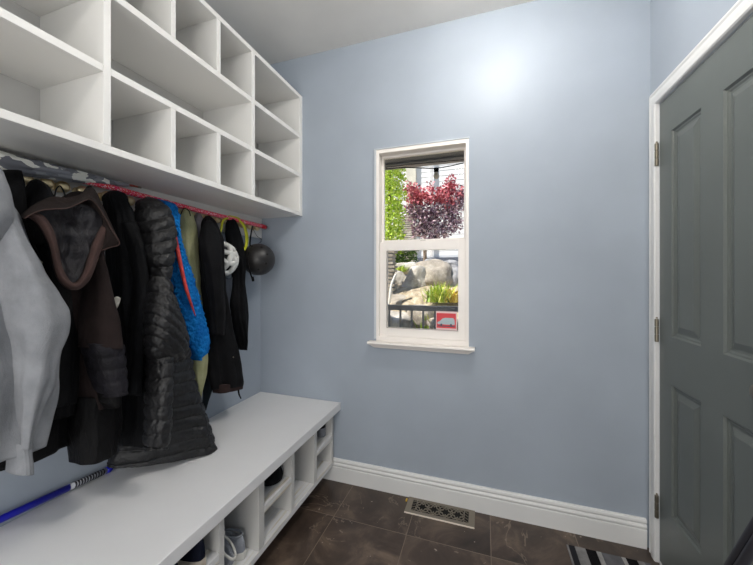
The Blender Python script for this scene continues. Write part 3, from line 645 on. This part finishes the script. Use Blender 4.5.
hc = onX(258.5, 259.5, -1.290); hr = .096
g = thing('skate_helmet', 'matte black rounded skate helmet on the last hook by the window wall', 'helmet', tuple(hc))
bm = bmesh.new(); mk2, t, b = base('matte_black_shell', (36, 34, 34), .42)
vd = (Vector((0, 0, EYE))-hc).normalized(); ax = (Vector((.35, -.85, .1))).normalized(); q2 = ax.to_track_quat('Z', 'X').to_matrix().to_4x4(); Mh = Matrix.Translation(hc) @ q2
prof = [(0, hr*1.0)]+[(hr*1.0*math.sin(a), hr*1.0*math.cos(a)) for a in np.linspace(.1, 1.75, 22)]+[(hr*.95, -hr*.32), (hr*.88, -hr*.30), (hr*.85, -.1*hr), (hr*.6, .55*hr), (0, hr*.85)]
lathe(bm, prof, Mh, 48); bmo('shell', bm, mk2, g, True)
for a in range(8):
    el = .84; n_ = q2.to_3x3() @ Vector((math.cos(a*PI/4+.3)*math.sin(el), math.sin(a*PI/4+.3)*math.sin(el), math.cos(el)))
    bm = bmesh.new(); lathe(bm, [(0, 0), (.0062, 0), (.0062, .0022), (.004, .0026), (0, .0026)], Matrix.Translation(hc+n_*hr*.985) @ n_.to_track_quat('Z', 'Y').to_matrix().to_4x4(), 12)
    bmo('vent_hole', bm, M['black'], g, True)
tubo('chin_strap', [onX(249, 252, -1.25), onX(247.5, 262, -1.235), onX(251, 275, -1.25), onX(253, 280.5, -1.27)], .0042, C_['black1'], g, n=20)
tubo('buckle', [onX(252.5, 277, -1.262), onX(253.2, 281, -1.265)], .007, C_['black1'], g)
tubo('hanging_strap', [onX(252.5, 226, -1.34), onX(251, 234, -1.33), onX(250, 243, -1.31), onX(250.5, 250, -1.30)], .0042, C_['black1'], g, n=14)
tubo('hanging_wire', [onX(253, 229, -1.34), onX(257, 236, -1.34), onX(262, 240, -1.33), onX(258, 244, -1.32)], .0012, C_['black1'], g, n=14)

# ------------------------------------------------------------ umbrella and pole lying along the hooks
g = thing('folded_umbrella', 'folded grey and white patterned umbrella lying along the hooks under the cubbies', 'umbrella', (XL+.09, .5, 1.58))
m, t, b = base('umbrella_print', (100, 103, 112), .6)
v = t.coords((48, 26, 48), (.4, .3, .6))
vo = t.n('TexVoronoi', distance='MANHATTAN'); t.l(v, vo.inputs['Vector']); vo.inputs['Scale'].default_value = 1.0
sx = t.n('SeparateColor'); t.l(vo.outputs['Color'], sx.inputs[0])
t.l(t.ramp(sx.outputs[0], [(0, lin((122, 124, 132))), (.40, lin((250, 250, 242))), (.70, lin((150, 152, 160)))], 'CONSTANT'), b.inputs['Base Color'])
bump(t, b, t.noise(t.coords((1, .3, 1)), 30, 4), .5, .004)
uc = [(-60, 141, -1.345), (0, 161.5, -1.347), (40, 169.5, -1.349), (80, 177, -1.352), (110, 182.5, -1.356), (128, 185, -1.362)]
pts = [Vector(q) for q in catmull([list(onX(*q)) for q in uc], 60)]
bm = bmesh.new(); rings = []
for i, p in enumerate(pts):
    d = (pts[min(i+1, 59)]-pts[max(i-1, 0)]).normalized(); up_ = Vector((0, 0, 1)); sd = up_.cross(d).normalized(); up_ = d.cross(sd)
    t_ = i/59; uu = proj_u(p); r = float(np.interp(uu, [-60, 0, 40, 70, 100, 128], [.033, .033, .030, .026, .019, .007]))
    rg = []
    for k in range(48):
        a = 2*PI*k/48; rr = r*(.86+.14*abs(math.sin(4*a+3.2*t_)))
        rg.append(bm.verts.new(p+sd*math.cos(a)*rr*1.15+up_*math.sin(a)*rr*.92))
    rings.append(rg)
for a, c in zip(rings, rings[1:]):
    for k in range(48): bm.faces.new((a[k], a[(k+1) % 48], c[(k+1) % 48], c[k]))
bm.faces.new(rings[0]); bm.faces.new(rings[-1]); bmo('canopy', bm, m, g, True)
tubo('tip', [pts[-2], pts[-1], onX(134, 186, -1.362), onX(140, 187.4, -1.362)], [.006, .005, .004, .0035], base('orange_wood_tip', (150, 70, 52), .5)[0], g)
tubo('ferrule', [onX(137.5, 186.8, -1.362), onX(141, 187.6, -1.362)], .0042, M['nickel'], g)
g = thing('patterned_pole', 'long thin red and pink patterned pole lying along the tops of the hooks', 'pole', (XL+.08, 1.25, 1.58))
m, t, b = base('pole_pattern', (214, 40, 60), .45)
v = t.coords((75, 75, 75)); vo = t.n('TexVoronoi'); t.l(v, vo.inputs['Vector']); sx = t.n('SeparateColor'); t.l(vo.outputs['Color'], sx.inputs[0])
t.l(t.ramp(sx.outputs[0], [(0, lin((222, 34, 50))), (.30, lin((240, 92, 56))), (.46, lin((240, 40, 130))), (.66, lin((252, 226, 234))), (.82, lin((226, 30, 90)))], 'CONSTANT'), b.inputs['Base Color'])
tubo('shaft', [onX(60, 176.5, -1.357), onX(92, 182.5, -1.352), onX(150, 198, -1.348), onX(210, 213.5, -1.345), onX(262, 226.2, -1.343)], .0115, m, g, n=60)
tubo('end_cap', [onX(261, 226, -1.343), onX(265.5, 227.2, -1.343)], [.0135, .013], base('pole_cap', (196, 30, 46), .4)[0], g)

# ------------------------------------------------------------ hockey stick on the bench
g = thing('blue_stick', 'blue shafted stick with striped grip lying on the bench against the wall', 'stick', (XL+.03, .6, BZ))
def st(u, v, dx=0): return onX(u, v, -1.393+dx)
mb = base('blue_shaft', (24, 28, 176), .3)[0]
pA = Vector((-1.396, .885, BZ+.0125)); pB = st(69, 487.5); pB.z = max(pB.z, BZ+.012); pC = st(-60, 547)
bm = bmesh.new(); tube(bm, [pC, st(0, 519.5), pB], .0125, 16, None, .8); bmo('shaft', bm, mb, g, True)
dv = (pA-pB); L_ = dv.length; dv.normalize()
bm = bmesh.new(); tube(bm, [pB-dv*.002, pA-dv*.018], .0112, 14, None, .85); bmo('grip', bm, base('grip_grey', (186, 188, 194), .6)[0], g, True)
for k in range(11):
    p = pB+dv*(.014+k*(L_-.04)/11); bm = bmesh.new(); tube(bm, [p, p+dv*.0055+Vector((0, 0, .0))], .0121, 14, None, .85); bmo('grip_band', bm, base('grip_dark', (40, 40, 48), .7)[0] if k == 0 else D.materials['grip_dark'], g, True)
bm = bmesh.new(); lathe(bm, [(0, 0), (.012, 0), (.0125, .012), (.010, .019), (0, .022)], Matrix.Translation(pA-dv*.02) @ dv.to_track_quat('Z', 'Y').to_matrix().to_4x4(), 20); bmo('end_cap', bm, mb, g, True)

# ------------------------------------------------------------ shoes and things in the cubbies
def shoe(name, label, pos, rz, mats, size=1.0, high=.0, tilt=0, group=None):
    """low shoe, toe along +x local"""
    T = Matrix.Translation(pos) @ Matrix.Rotation(rz, 4, 'Z') @ Matrix.Rotation(tilt, 4, 'Y')
    root = thing(name, label, 'shoe', pos, group)
    Ls = .27*size
    def outline(s):   # half width along the sole, 0 heel..1 toe
        return size*.048*(math.sin(PI*min(1, max(0, s*.985+.008)))**.42)*(.78+.25*math.exp(-((s-.68)/.22)**2))
    bm = bmesh.new(); rings = []
    for i in range(28):
        s = (1-math.cos(PI*i/27))/2; x = (s-.5)*Ls; wv = max(outline(s), .004); spring = .012*max(0, s-.75)/.25
        rings.append([bm.verts.new(T @ Vector((x, wv*cy*1.06, z+spring))) for cy, z in ((-.9, 0), (.9, 0), (1, .006), (1, .024), (.9, .028), (-.9, .028), (-1, .024), (-1, .006))])
    for a, c in zip(rings, rings[1:]):
        for k in range(8): bm.faces.new((a[k], a[(k+1) % 8], c[(k+1) % 8], c[k]))
    bm.faces.new(rings[0]); bm.faces.new(rings[-1]); bmo('sole', bm, mats[1], root, True)
    bm = bmesh.new(); rings = []; n = 36; mseg = 28
    for i in range(n):
        s = (1-math.cos(PI*i/(n-1)))/2; x = (s-.5)*Ls*.97; wv = max(outline(s)*.97, .003); spring = .012*max(0, s-.75)/.25
        top = (.085+high)*size if s < .35 else .03+((.085+high)*size-.03)*max(0, 1-(s-.35)/.75)**1.1
        if s < .06: top *= (.75+s*4)
        op = math.sin(PI*min(1, max(0, (s-.04)/.40))) if s < .44 else 0   # foot opening
        ring = []
        for k in range(mseg):
            a = PI*k/(mseg-1); y = wv*math.cos(a)*(1-.25*math.sin(a)*(s < .5)); z = .024+spring+(top-.024)*math.sin(a)**.55
            if op > .05:
                lim = .62*op; sa = abs(math.cos(a))
                if sa < lim: z = z-.05*size*(1-(sa/lim)**4)*min(1, op*1.5)
            ring.append(bm.verts.new(T @ Vector((x, y, z))))
        rings.append(ring)
    for a, c in zip(rings, rings[1:]):
        for k in range(mseg-1): bm.faces.new((a[k], a[k+1], c[k+1], c[k]))
    bm.faces.new(rings[0]); bm.faces.new(rings[-1]); bmo('upper', bm, mats[0], root, True)
    # collar rim
    pts = []
    for k in range(25):
        a = 2*PI*k/24; s = .24-.195*math.cos(a); x = (s-.5)*Ls*.97
        pts.append(T @ Vector((x, math.sin(a)*outline(.24)*.66, (.083+high)*size+.004*math.cos(a))))
    bmo_ = bmesh.new(); tube(bmo_, pts, .0045*size, 8); bmo('collar', bmo_, mats[2], root, True)
    bm = bmesh.new(); tg = [T @ Vector(((s-.5)*Ls, 0, z)) for s, z in ((.60, .070*size), (.50, (.082+high*.6)*size), (.40, (.105+high)*size))]
    tube(bm, tg, [.012*size, .016*size, .014*size], 12, 14, .35); bmo('tongue', bm, mats[2], root, True)
    for q in range(4):
        s = .47+.065*q; z = .03+((.085+high)*size-.03)*max(0, 1-(s-.35)/.75)**1.1+.003; x = (s-.5)*Ls
        bm = bmesh.new(); tube(bm, [T @ Vector((x, -.02*size, z-.004)), T @ Vector((x+.004, 0, z+.004)), T @ Vector((x, .02*size, z-.004))], .0024, 6, 10); bmo('lace', bm, mats[3], root, True)
    return root
ws = cloth('sneaker_grey', (168, 172, 180), (140, 145, 154), .7, 500, .2, .5, 0); wsole = base('sole_white', (206, 204, 198), .6)[0]
navy = cloth('navy_canvas', (26, 31, 48), (18, 22, 36), .7, 500, .2, .4, 0); nsole = base('sole_cream', (186, 176, 162), .6)[0]
wht = base('lace_white', (212, 210, 204), .7)[0]; dk = cloth('lining_dark', (44, 46, 52), None, .9)
fl = .126
shoe('grey_sneaker', 'pale grey sneaker leaning toe up, its oval opening facing out of the cubby', (-1.02, .985, fl+.092), PI-.05, (ws, wsole, wht, wht), .95, .0, -.78, 'pale grey sneakers in one cubby')
shoe('grey_sneaker', 'pale grey sneaker behind its mate, on the side nearer the window wall', (-1.03, 1.052, fl), PI+.05, (ws, wsole, ws, wht), .95, .006, 0, 'pale grey sneakers in one cubby')
shoe('navy_shoe', 'navy canvas shoe with pale sole beside the cubby divider', (-1.005, .838, .290), PI-.05, (navy, nsole, navy, wht), .98, .03, 0, 'navy canvas shoes in one cubby')
shoe('navy_shoe', 'navy canvas shoe half cut off by the bench front edge, left of its mate', (-.99, .735, .290), PI-.05, (navy, nsole, navy, wht), .98, .02, 0, 'navy canvas shoes in one cubby')
# black woolly ball-like beanie in the third cubby
bc = onX(270.5, 478, -.945); bc.z = .290+.048
g = thing('black_beanie', 'rolled black knitted beanie on the upper shelf of a bench cubby', 'hat', (bc.x, bc.y, .290))
bm = bmesh.new(); lathe(bm, [(0, -.046), (.03, -.044), (.046, -.03), (.052, -.006), (.048, .02), (.034, .040), (.015, .048), (0, .049)], Matrix.Translation(bc), 36)
for q in bm.verts: q.co += (q.co-bc).normalized()*.004*noise.noise(q.co*60)
bmo('crown', bm, C_['black1'], g, True)
bm = bmesh.new(); lathe(bm, [(.046, -.04), (.054, -.036), (.057, -.022), (.055, -.008), (.048, -.006)], Matrix.Translation(bc), 36); bmo('rolled_brim', bm, C_['black2'], g, True)
# small jar-like torch in the first cubby
jc = onX(321.5, 440, -.925); jc.z = .290
g = thing('small_jar', 'small grey jar with black lid in the end cubby', 'jar', tuple(jc))
bm = bmesh.new(); lathe(bm, [(0, 0), (.024, 0), (.026, .004), (.026, .044), (.022, .052), (0, .052)], Matrix.Translation(jc), 28); bmo('body', bm, base('jar_grey', (126, 128, 134), .35)[0], g, True)
bm = bmesh.new(); lathe(bm, [(0, .051), (.023, .051), (.024, .053), (.024, .070), (.021, .074), (0, .074)], Matrix.Translation(jc), 28); bmo('lid', bm, C_['black1'], g, True)

# ------------------------------------------------------------ folded frame leaning before the door
g0 = onX(731, 565, .50); g1 = onX(755, 526.5, .50); dd = (g1-g0).normalized()
h0 = onX(741.5, 565, .50); h1 = onX(757, 541, .50)
foot = g0-dd*((g0.z-.012)/dd.z); top_ = g0+dd*.75
g = thing('folding_stand', 'dark grey twin tube frame slanting up in front of the grey green door', 'frame', (foot.x, foot.y, 0))
ofs = (h0-g0); ofs = ofs-dd*ofs.dot(dd)
bm = bmesh.new(); tube(bm, [foot, top_], .0085, 14); bmo('tube', bm, M['darkmetal'], g, True)
bm = bmesh.new(); tube(bm, [foot+ofs, top_+ofs], .0085, 14); bmo('tube', bm, M['darkmetal'], g, True)
bm = bmesh.new(); tube(bm, [foot-ofs*.3, foot+ofs*1.3], .011, 14); bmo('foot_bar', bm, C_['black1'], g, True)
bm = bmesh.new(); tube(bm, [top_-ofs*.3, top_+ofs*1.3], .013, 14); bmo('grip', bm, C_['black1'], g, True)

# ------------------------------------------------------------ outside the window
rnd = random.Random(5)
siding, t, b = base('white_lap_siding', (244, 245, 246), .6)
gravel, t, b = base('dry_ground', (190, 172, 148), .95)
n = t.noise(t.coords(), 9, 8, .7); t.l(t.ramp(n, [(.32, lin((112, 98, 80))), (.5, lin((196, 180, 152))), (.7, lin((228, 216, 194)))]), b.inputs['Base Color']); bump(t, b, n, 1, .05)
def terr(y, x): 
    s = min(1, max(0, (y-3.2)/1.6)); s = s*s*(3-2*s); return .50+.62*s
bm = bmesh.new(); nx, ny = 44, 60; G = []
for i in range(ny+1):
    y = YB+.16+i/ny*9.5
    G.append([bm.verts.new((-7+j/nx*12, y, terr(y, 0)+.06*noise.noise(Vector((j*.6, i*.6, 0))))) for j in range(nx+1)])
for i in range(ny):
    for j in range(nx): bm.faces.new((G[i][j], G[i][j+1], G[i+1][j+1], G[i+1][j]))
gr = bmo('garden_ground', bm, gravel, None, True); gr['kind'] = 'structure'
# neighbour's house
g = thing('neighbour_house', 'white lap sided house wall standing beyond the maple', 'house', (-1.5, 9.2, 1.1))
bm = bmesh.new()
for k in range(34):
    z = .9+k*.15; vs = [(-7, 9.2-.010, z), (5, 9.2-.010, z), (5, 9.2, z+.15), (-7, 9.2, z+.15), (-7, 9.2, z), (5, 9.2, z)]
    q = [bm.verts.new(p) for p in vs]; bm.faces.new(q[:4]); bm.faces.new((q[0], q[1], q[5], q[4]))
bmo('lap_siding', bm, siding, g)
cream = paint('cream_trim', (226, 222, 206), .6, .3)
cb_ = onY(411, 200, 9.1).x
boxes('corner_board', [(cb_-.14, cb_+.14, 9.08, 9.2, .9, 6)], cream, g)
boxes('downpipe', [(cb_+.55, cb_+.62, 9.06, 9.13, .9, 6)], paint('pipe_white', (225, 225, 225), .5), g)
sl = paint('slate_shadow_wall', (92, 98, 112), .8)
boxes('shaded_base', [(-7, 5, 9.0, 9.2, .9, 1.75)], sl, g, 0)  # dark strip paints the shade along the foot of the siding
# eave and beams over the window
ev = thing('porch_beam', 'weathered porch beam crossing above the window outside', 'beam', (-.6, 2.6, 2.1))
wood, t, b = base('weathered_wood', (214, 198, 178), .85); n = t.noise(t.coords((1, 30, 30)), 3, 6, .6); t.l(t.ramp(n, [(.35, lin((150, 134, 118))), (.65, lin((222, 208, 190)))]), b.inputs['Base Color'])
grey = paint('grey_soffit', (120, 122, 126), .8)
zb = EYE+(275.5-158.5)/F*2.62
boxes('soffit', [(-3, 2, 2.05, 2.68, zb+.02, zb+.09)], grey, ev, 0)
boxes('fascia', [(-3, 2, 2.68, 2.72, zb+.005, zb+.09)], grey, ev, 0)
p0, p1 = onY(380, 168.5, 3.3), onY(475, 158.0, 3.3)
bm = bmesh.new(); tube(bm, [p0+(p0-p1)*.8, p1+(p1-p0)*.8], .030, 4); bmo('cross_beam', bm, wood, ev)
# string light
g = thing('string_light', 'outdoor string light with one clear bulb hanging on a black wire', 'string light', tuple(onY(436, 166, 2.75)))
wp = [onY(*q, 2.75) for q in ((340, 171), (375, 169.5), (386, 168.8), (405, 167.6), (425, 168.2), (436, 168.2), (450, 166), (466, 162.5), (500, 156))]
tubo('wire', wp, .0042, C_['black1'], g, n=60)
wp2 = [onY(*q, 2.80) for q in ((340, 173), (384, 167.5), (420, 163.5), (466, 159.5), (500, 157))]; tubo('wire', wp2, .0036, C_['black1'], g, n=40)
bc = onY(436.3, 169.5, 2.75)
bm = bmesh.new(); lathe(bm, [(0, 0), (.019, 0), (.021, -.01), (.018, -.034), (0, -.034)], Matrix.Translation(bc+Vector((0, 0, .012)))); bmo('socket', bm, C_['black1'], g, True)
gb = base('bulb_glass', (214, 206, 190), .15)[0]
bm = bmesh.new(); lathe(bm, [(.012, -.022), (.020, -.036), (.0245, -.052), (.021, -.068), (.011, -.078), (0, -.080)], Matrix.Translation(bc)); bmo('bulb', bm, gb, g, True)
# boulders
def stone_mat(name, c1, c2):
    m, t, b = base(name, c1, .9); n = t.noise(t.coords(), 7, 8, .65); t.l(t.ramp(n, [(.3, lin(c2)), (.62, lin(c1))]), b.inputs['Base Color']); bump(t, b, n, .8, .03); return m
SM = [stone_mat('stone_pale', (216, 211, 200), (146, 138, 126)), stone_mat('stone_tan', (192, 183, 168), (122, 112, 100)), stone_mat('stone_grey', (176, 176, 178), (110, 110, 114))]
def rock(u, v, Y, w_, h_, mi, rot, seed, label):
    p = onY(u, v, Y); bm = bmesh.new()
    bmesh.ops.create_icosphere(bm, subdivisions=4, radius=1)
    for q in bm.verts:
        d = q.co.normalized(); r = 1+.30*noise.noise(d*1.3+Vector((seed*2.7, 0, 0)))+.10*noise.noise(d*4+Vector((seed, 0, 0)))
        q.co = Vector((d.x*w_*r, d.y*w_*.8*r, d.z*h_*r))
        q.co.z = math.copysign(abs(q.co.z/h_)**.85, q.co.z)*h_
    bmesh.ops.transform(bm, matrix=Matrix.Translation(p) @ Matrix.Rotation(rot, 4, 'Y'), verts=bm.verts)
    o = bmo('boulder', bm, SM[mi], None, True); tag(o, label, 'boulder', 'garden boulders outside the window')
rock(413, 287, 4.7, .19, .36, 0, .42, 1, 'large pale leaning boulder seen left of centre in the lower sash')
rock(434, 275, 4.9, .34, .22, 1, .12, 2, 'large rounded tan boulder right of the leaning pale one')
rock(397, 283, 4.8, .16, .22, 0, -.7, 3, 'pale slanted boulder at the left of the rock bank')
rock(398, 303, 4.3, .24, .12, 1, .2, 4, 'flat tan boulder low at the left behind the railing')
rock(433, 263.5, 5.7, .16, .09, 2, .1, 5, 'small grey stone on top of the bank beside the maple trunk')
rock(448, 266, 5.7, .20, .10, 2, -.1, 6, 'grey stone on top of the bank at the right')
rock(456, 281, 4.9, .18, .20, 2, .2, 7, 'bluish grey boulder at the right edge of the window')
rock(408, 268, 5.4, .22, .10, 0, .0, 8, 'low pale stone behind the leaning boulder')
rock(395, 322, 3.5, .20, .12, 0, .1, 9, 'cream rock below the railing at the left')
rock(421, 318, 3.6, .16, .14, 1, .3, 10, 'tan rock below the railing at the centre')
rock(448, 326, 3.5, .22, .10, 1, .1, 11, 'brown rock below the railing at the right')
# foliage
def leafmat(name, c, var, rough=.6):
    m, t, b = base(name, c, rough); o = t.n('ObjectInfo'); g_ = t.n('NewGeometry')
    t.l(t.ramp(g_.outputs['Random Per Island'], [(0, lin(var[0])), (.5, lin(c)), (1, lin(var[1]))]), b.inputs['Base Color'])
    b.inputs['Transmission Weight'].default_value = 0; b.inputs['Subsurface Weight'].default_value = 0
    return m
def foliage(name, blobs, nleaf, size, mat, parent, seed, long=1.6, shell=.55, up=.0):
    r = random.Random(seed); vs = []; fs = []
    tot = sum(b_[3]*b_[4]*b_[5] for b_ in blobs)
    for cx, cy, cz, rx, ry, rz in blobs:
        for _ in range(max(8, int(nleaf*(rx*ry*rz)/tot))):
            d = Vector((r.gauss(0, 1), r.gauss(0, 1), r.gauss(0, 1))).normalized()*(shell+(1-shell)*r.random()+.06*r.gauss(0, 1))
            p = Vector((cx+d.x*rx, cy+d.y*ry, cz+d.z*rz)); a = (d+Vector((r.gauss(0, .7), r.gauss(0, .7), r.gauss(0, .5)+up))).normalized()
            s_ = a.cross(Vector((r.gauss(0, 1), r.gauss(0, 1), r.gauss(0, 1)))).normalized(); sz = size*r.uniform(.6, 1.3); k = len(vs)
            vs += [p-s_*sz*.15, p+a*sz*long*.5-s_*sz*.45, p+a*sz*long, p+a*sz*long*.5+s_*sz*.45]; fs.append((k, k+1, k+2, k+3))
    me = D.meshes.new(name); me.from_pydata(vs, [], fs); return link(name, me, mat, parent)
lm = leafmat('lime_cedar', (214, 236, 84), ((158, 198, 48), (244, 250, 150)))
gmat = leafmat('shrub_green', (92, 132, 52), ((48, 84, 30), (150, 176, 84)))
redm = leafmat('maple_red', (206, 104, 116), ((158, 66, 84), (238, 160, 164)))
purm = leafmat('maple_purple', (160, 126, 144), ((98, 72, 92), (216, 194, 200)))
yelm = leafmat('yellow_green_blades', (186, 208, 80), ((112, 156, 52), (240, 236, 130)))
bark = stone_mat('bark', (150, 130, 112), (88, 74, 64))
Yc = 5.6; c0 = onY(395, 268, Yc); c1 = onY(395, 165, Yc)
g = thing('cedar_hedge', 'tall lime green cedar hedge at the left of the upper sash', 'hedge', (c0.x-.15, Yc, terr(Yc, 0)))
bl = []
for k in range(16):
    z = 1.75+k*.12; bl.append((onY(391, 200, Yc).x+.0+.035*math.sin(k*1.9), Yc+.03*math.cos(k*2.3), z, .25+.03*math.sin(k*2.7), .27, .16))
foliage('foliage', bl, 7500, .032, lm, g, 3, 1.5)
tubo('trunk', [Vector((c0.x-.1, Yc, 1.05)), Vector((c0.x-.1, Yc, 3.3))], [.05, .02], bark, g)
g = thing('green_shrub', 'green leafy shrub under the cedar at the top of the lower sash', 'shrub', tuple(onY(404, 266, 6.0)))
q = onY(403, 256, 5.9); foliage('foliage', [(q.x, 5.9, q.z, .26, .2, .26), (q.x-.1, 5.8, q.z-.14, .2, .2, .16)], 2400, .03, gmat, g, 9)
Ym = 6.6; q = onY(424.5, 262, Ym)
g = thing('maple_tree', 'small Japanese maple with red and purple leaves before the white siding', 'tree', (q.x, Ym, terr(Ym, 0)))
tb = Vector((q.x, Ym, terr(Ym, 0)-.05)); tm_ = onY(425, 228, Ym)
tubo('trunk', [tb, Vector((q.x+.01, Ym, 1.5)), tm_], [.05, .04, .03], bark, g)
ends = [(412, 205), (418, 195), (428, 200), (436, 196), (445, 192), (455, 188), (410, 192), (448, 210), (420, 215)]
for e in ends:
    f = onY(*e, Ym+rnd.uniform(-.25, .25)); tubo('branch', [tm_-Vector((0, 0, .1)), (tm_+f)/2+Vector((0, 0, -.05)), f], [.018, .012, .005], bark, g, n=12)
S_ = Ym/F
def mb_(u, v, ru, rv, ry=.3): p = onY(u, v, Ym); return (p.x, Ym, p.z, ru*S_, ry, rv*S_)
foliage('red_leaves', [mb_(411, 190, 7, 8), mb_(418, 195, 8, 9), mb_(427, 198, 9, 7), mb_(438, 198, 9, 8), mb_(447, 192, 8, 9), mb_(452, 184, 5, 7), mb_(431, 188, 4, 6), mb_(414, 202, 9, 7), mb_(449, 202, 9, 8), mb_(459, 195, 6, 10)], 2100, .046, redm, g, 21, 1.5, .1)
foliage('purple_leaves', [mb_(412, 212, 8, 9), mb_(422, 214, 12, 10), mb_(436, 214, 13, 10), mb_(450, 210, 10, 12), mb_(426, 226, 13, 9), mb_(442, 228, 14, 9), mb_(434, 236, 14, 6), mb_(460, 200, 7, 13), mb_(455, 222, 8, 10), mb_(418, 232, 8, 6)], 3300, .046, purm, g, 22, 1.5, .1)
# yellow green bladed plants
def blades(name, label, u, v, Y, n_, L_, mat, seed):
    p = onY(u, v, Y); r = random.Random(seed); g_ = thing(name, label, 'plant', tuple(p))
    bm = bmesh.new()
    for k in range(n_):
        a = r.uniform(0, 2*PI); l = L_*r.uniform(.5, 1.1); ou = r.uniform(.2, .9); o = p+Vector((r.gauss(0, .06), r.gauss(0, .06), 0)); wv = .014
        pr = None
        for s in (0, .35, .7, 1):
            c = o+Vector((math.cos(a)*ou*l*s, math.sin(a)*ou*l*s, l*(s-.45*ou*s*s))); sd = Vector((-math.sin(a), math.cos(a), 0))*wv*(1-s)**.6
            cur = (bm.verts.new(c-sd), bm.verts.new(c+sd+Vector((0, 0, .001))))
            if pr: bm.faces.new((pr[0], pr[1], cur[1], cur[0]))
            pr = cur
    bmo('leaves', bm, mat, g_)
blades('garden_plant', 'bushy yellow green bladed plant in front of the tan boulder', 438, 302, 4.15, 170, .30, yelm, 1)
blades('garden_plant', 'yellow bladed plant at the right edge of the lower sash', 454, 302, 4.2, 110, .24, leafmat('yellow_blades', (226, 200, 70), ((190, 160, 50), (250, 232, 140))), 2)
blades('garden_plant', 'low green plant seen through the railing bars', 430, 330, 3.6, 90, .26, yelm, 3)
blades('garden_plant', 'green tuft behind the leaning pale boulder', 399, 272, 5.2, 70, .16, yelm, 4)
# stacked stone pillar
def pillar(label, u, v0, v1, Y, wd, mat):
    a, c = onY(u, v0, Y), onY(u, v1, Y); g_ = thing('stacked_pillar', label, 'pillar', (a.x, Y, c.z))
    k = 0; z = c.z
    while z < a.z:
        boxes('slab', [(a.x-wd+.02*math.sin(k*2.1), a.x+wd+.015*math.cos(k*1.3), Y-wd, Y+wd, z, z+.035)], mat, g_, .004); z += .052; k += 1
    boxes('core', [(a.x-wd*.8, a.x+wd*.8, Y-wd*.8, Y+wd*.8, c.z, a.z)], SM[2], g_, 0)
pillar('stacked stone pillar at the left edge of the lower sash', 388.5, 243, 305, 4.4, .095, SM[1])
pillar('farther stacked stone pillar between cedar and maple', 408, 218, 262, 7.6, .16, SM[0])
# white pipe leaning by the pillar
tag(tubo('garden_hose', [onY(386, 318, 4.0), onY(389.5, 300, 4.0), onY(391.5, 285, 4.05), onY(396, 274, 4.1)], .016, paint('hose_white', (226, 222, 214), .5), n=20), 'white curved pipe rising beside the stacked stone pillar', 'pipe')
# railing
rz = EYE-(308.2-275.5)/F*2.93; rl = thing('deck_railing', 'dark metal deck railing crossing the lower part of the window', 'railing', (-.7, 2.9, .3))
rm = paint('railing_grey', (128, 130, 132), .5)
boxes('top_rail', [(-2.2, 1.2, 2.875, 2.925, rz-.022, rz+.024)], rm, rl, .004)
boxes('bottom_rail', [(-2.2, 1.2, 2.885, 2.915, .30, .34)], rm, rl, .004)
bx0 = onY(411.7, 320, 2.9).x
for k in range(-8, 15): boxes('baluster', [(bx0+k*.1055-.008, bx0+k*.1055+.008, 2.892, 2.908, .34, rz-.02)], rm, rl, 0)
# sticker on the lower pane
Yg = YB+.0275; s0, s1 = onY(436, 311, Yg), onY(457, 331, Yg)
g = thing('window_sticker', 'small red sticker with a car silhouette on the lower window pane', 'sticker', ((s0.x+s1.x)/2, Yg, s1.z))
red = base('sticker_red', (214, 58, 66), .5)[0]; pk = base('sticker_pale', (226, 196, 196), .5)[0]; gy = base('sticker_car', (168, 186, 192), .5)[0]; dk2 = base('sticker_dark', (70, 66, 84), .5)[0]
wS, hS = s1.x-s0.x, s0.z-s1.z
def pl(name, x0, x1, z0, z1, y, mat): return boxes(name, [(s0.x+x0*wS, s0.x+x1*wS, Yg-y-.0006, Yg-y, s1.z+z0*hS, s1.z+z1*hS)], mat, g, 0)
pl('border', 0, 1, 0, 1, .0, pk); pl('field', .03, .95, .12, .90, .0008, red)
bm = bmesh.new(); sil = [(.08, .32), (.07, .42), (.20, .50), (.32, .62), (.44, .66), (.82, .66), (.88, .58), (.90, .36), (.88, .30)]
for yy in (.0014, .0022):
    pass
fa = [bm.verts.new((s0.x+x*wS, Yg-.0022, s1.z+z*hS)) for x, z in sil]; fb = [bm.verts.new((s0.x+x*wS, Yg-.0014, s1.z+z*hS)) for x, z in sil]
bm.faces.new(fa); bm.faces.new(fb)
for k in range(len(sil)): bm.faces.new((fa[k], fa[(k+1) % len(sil)], fb[(k+1) % len(sil)], fb[k]))
bmo('car_body', bm, gy, g)
for cx in (.26, .72):
    bm = bmesh.new(); lathe(bm, [(0, 0), (.05*wS, 0), (.05*wS, .0008), (0, .0008)], Matrix.Translation((s0.x+cx*wS, Yg-.0022, s1.z+.30*hS)) @ Matrix.Rotation(PI/2, 4, 'X'), 18); bmo('wheel', bm, dk2, g)
pl('ground_line', .08, .90, .20, .25, .0014, dk2)
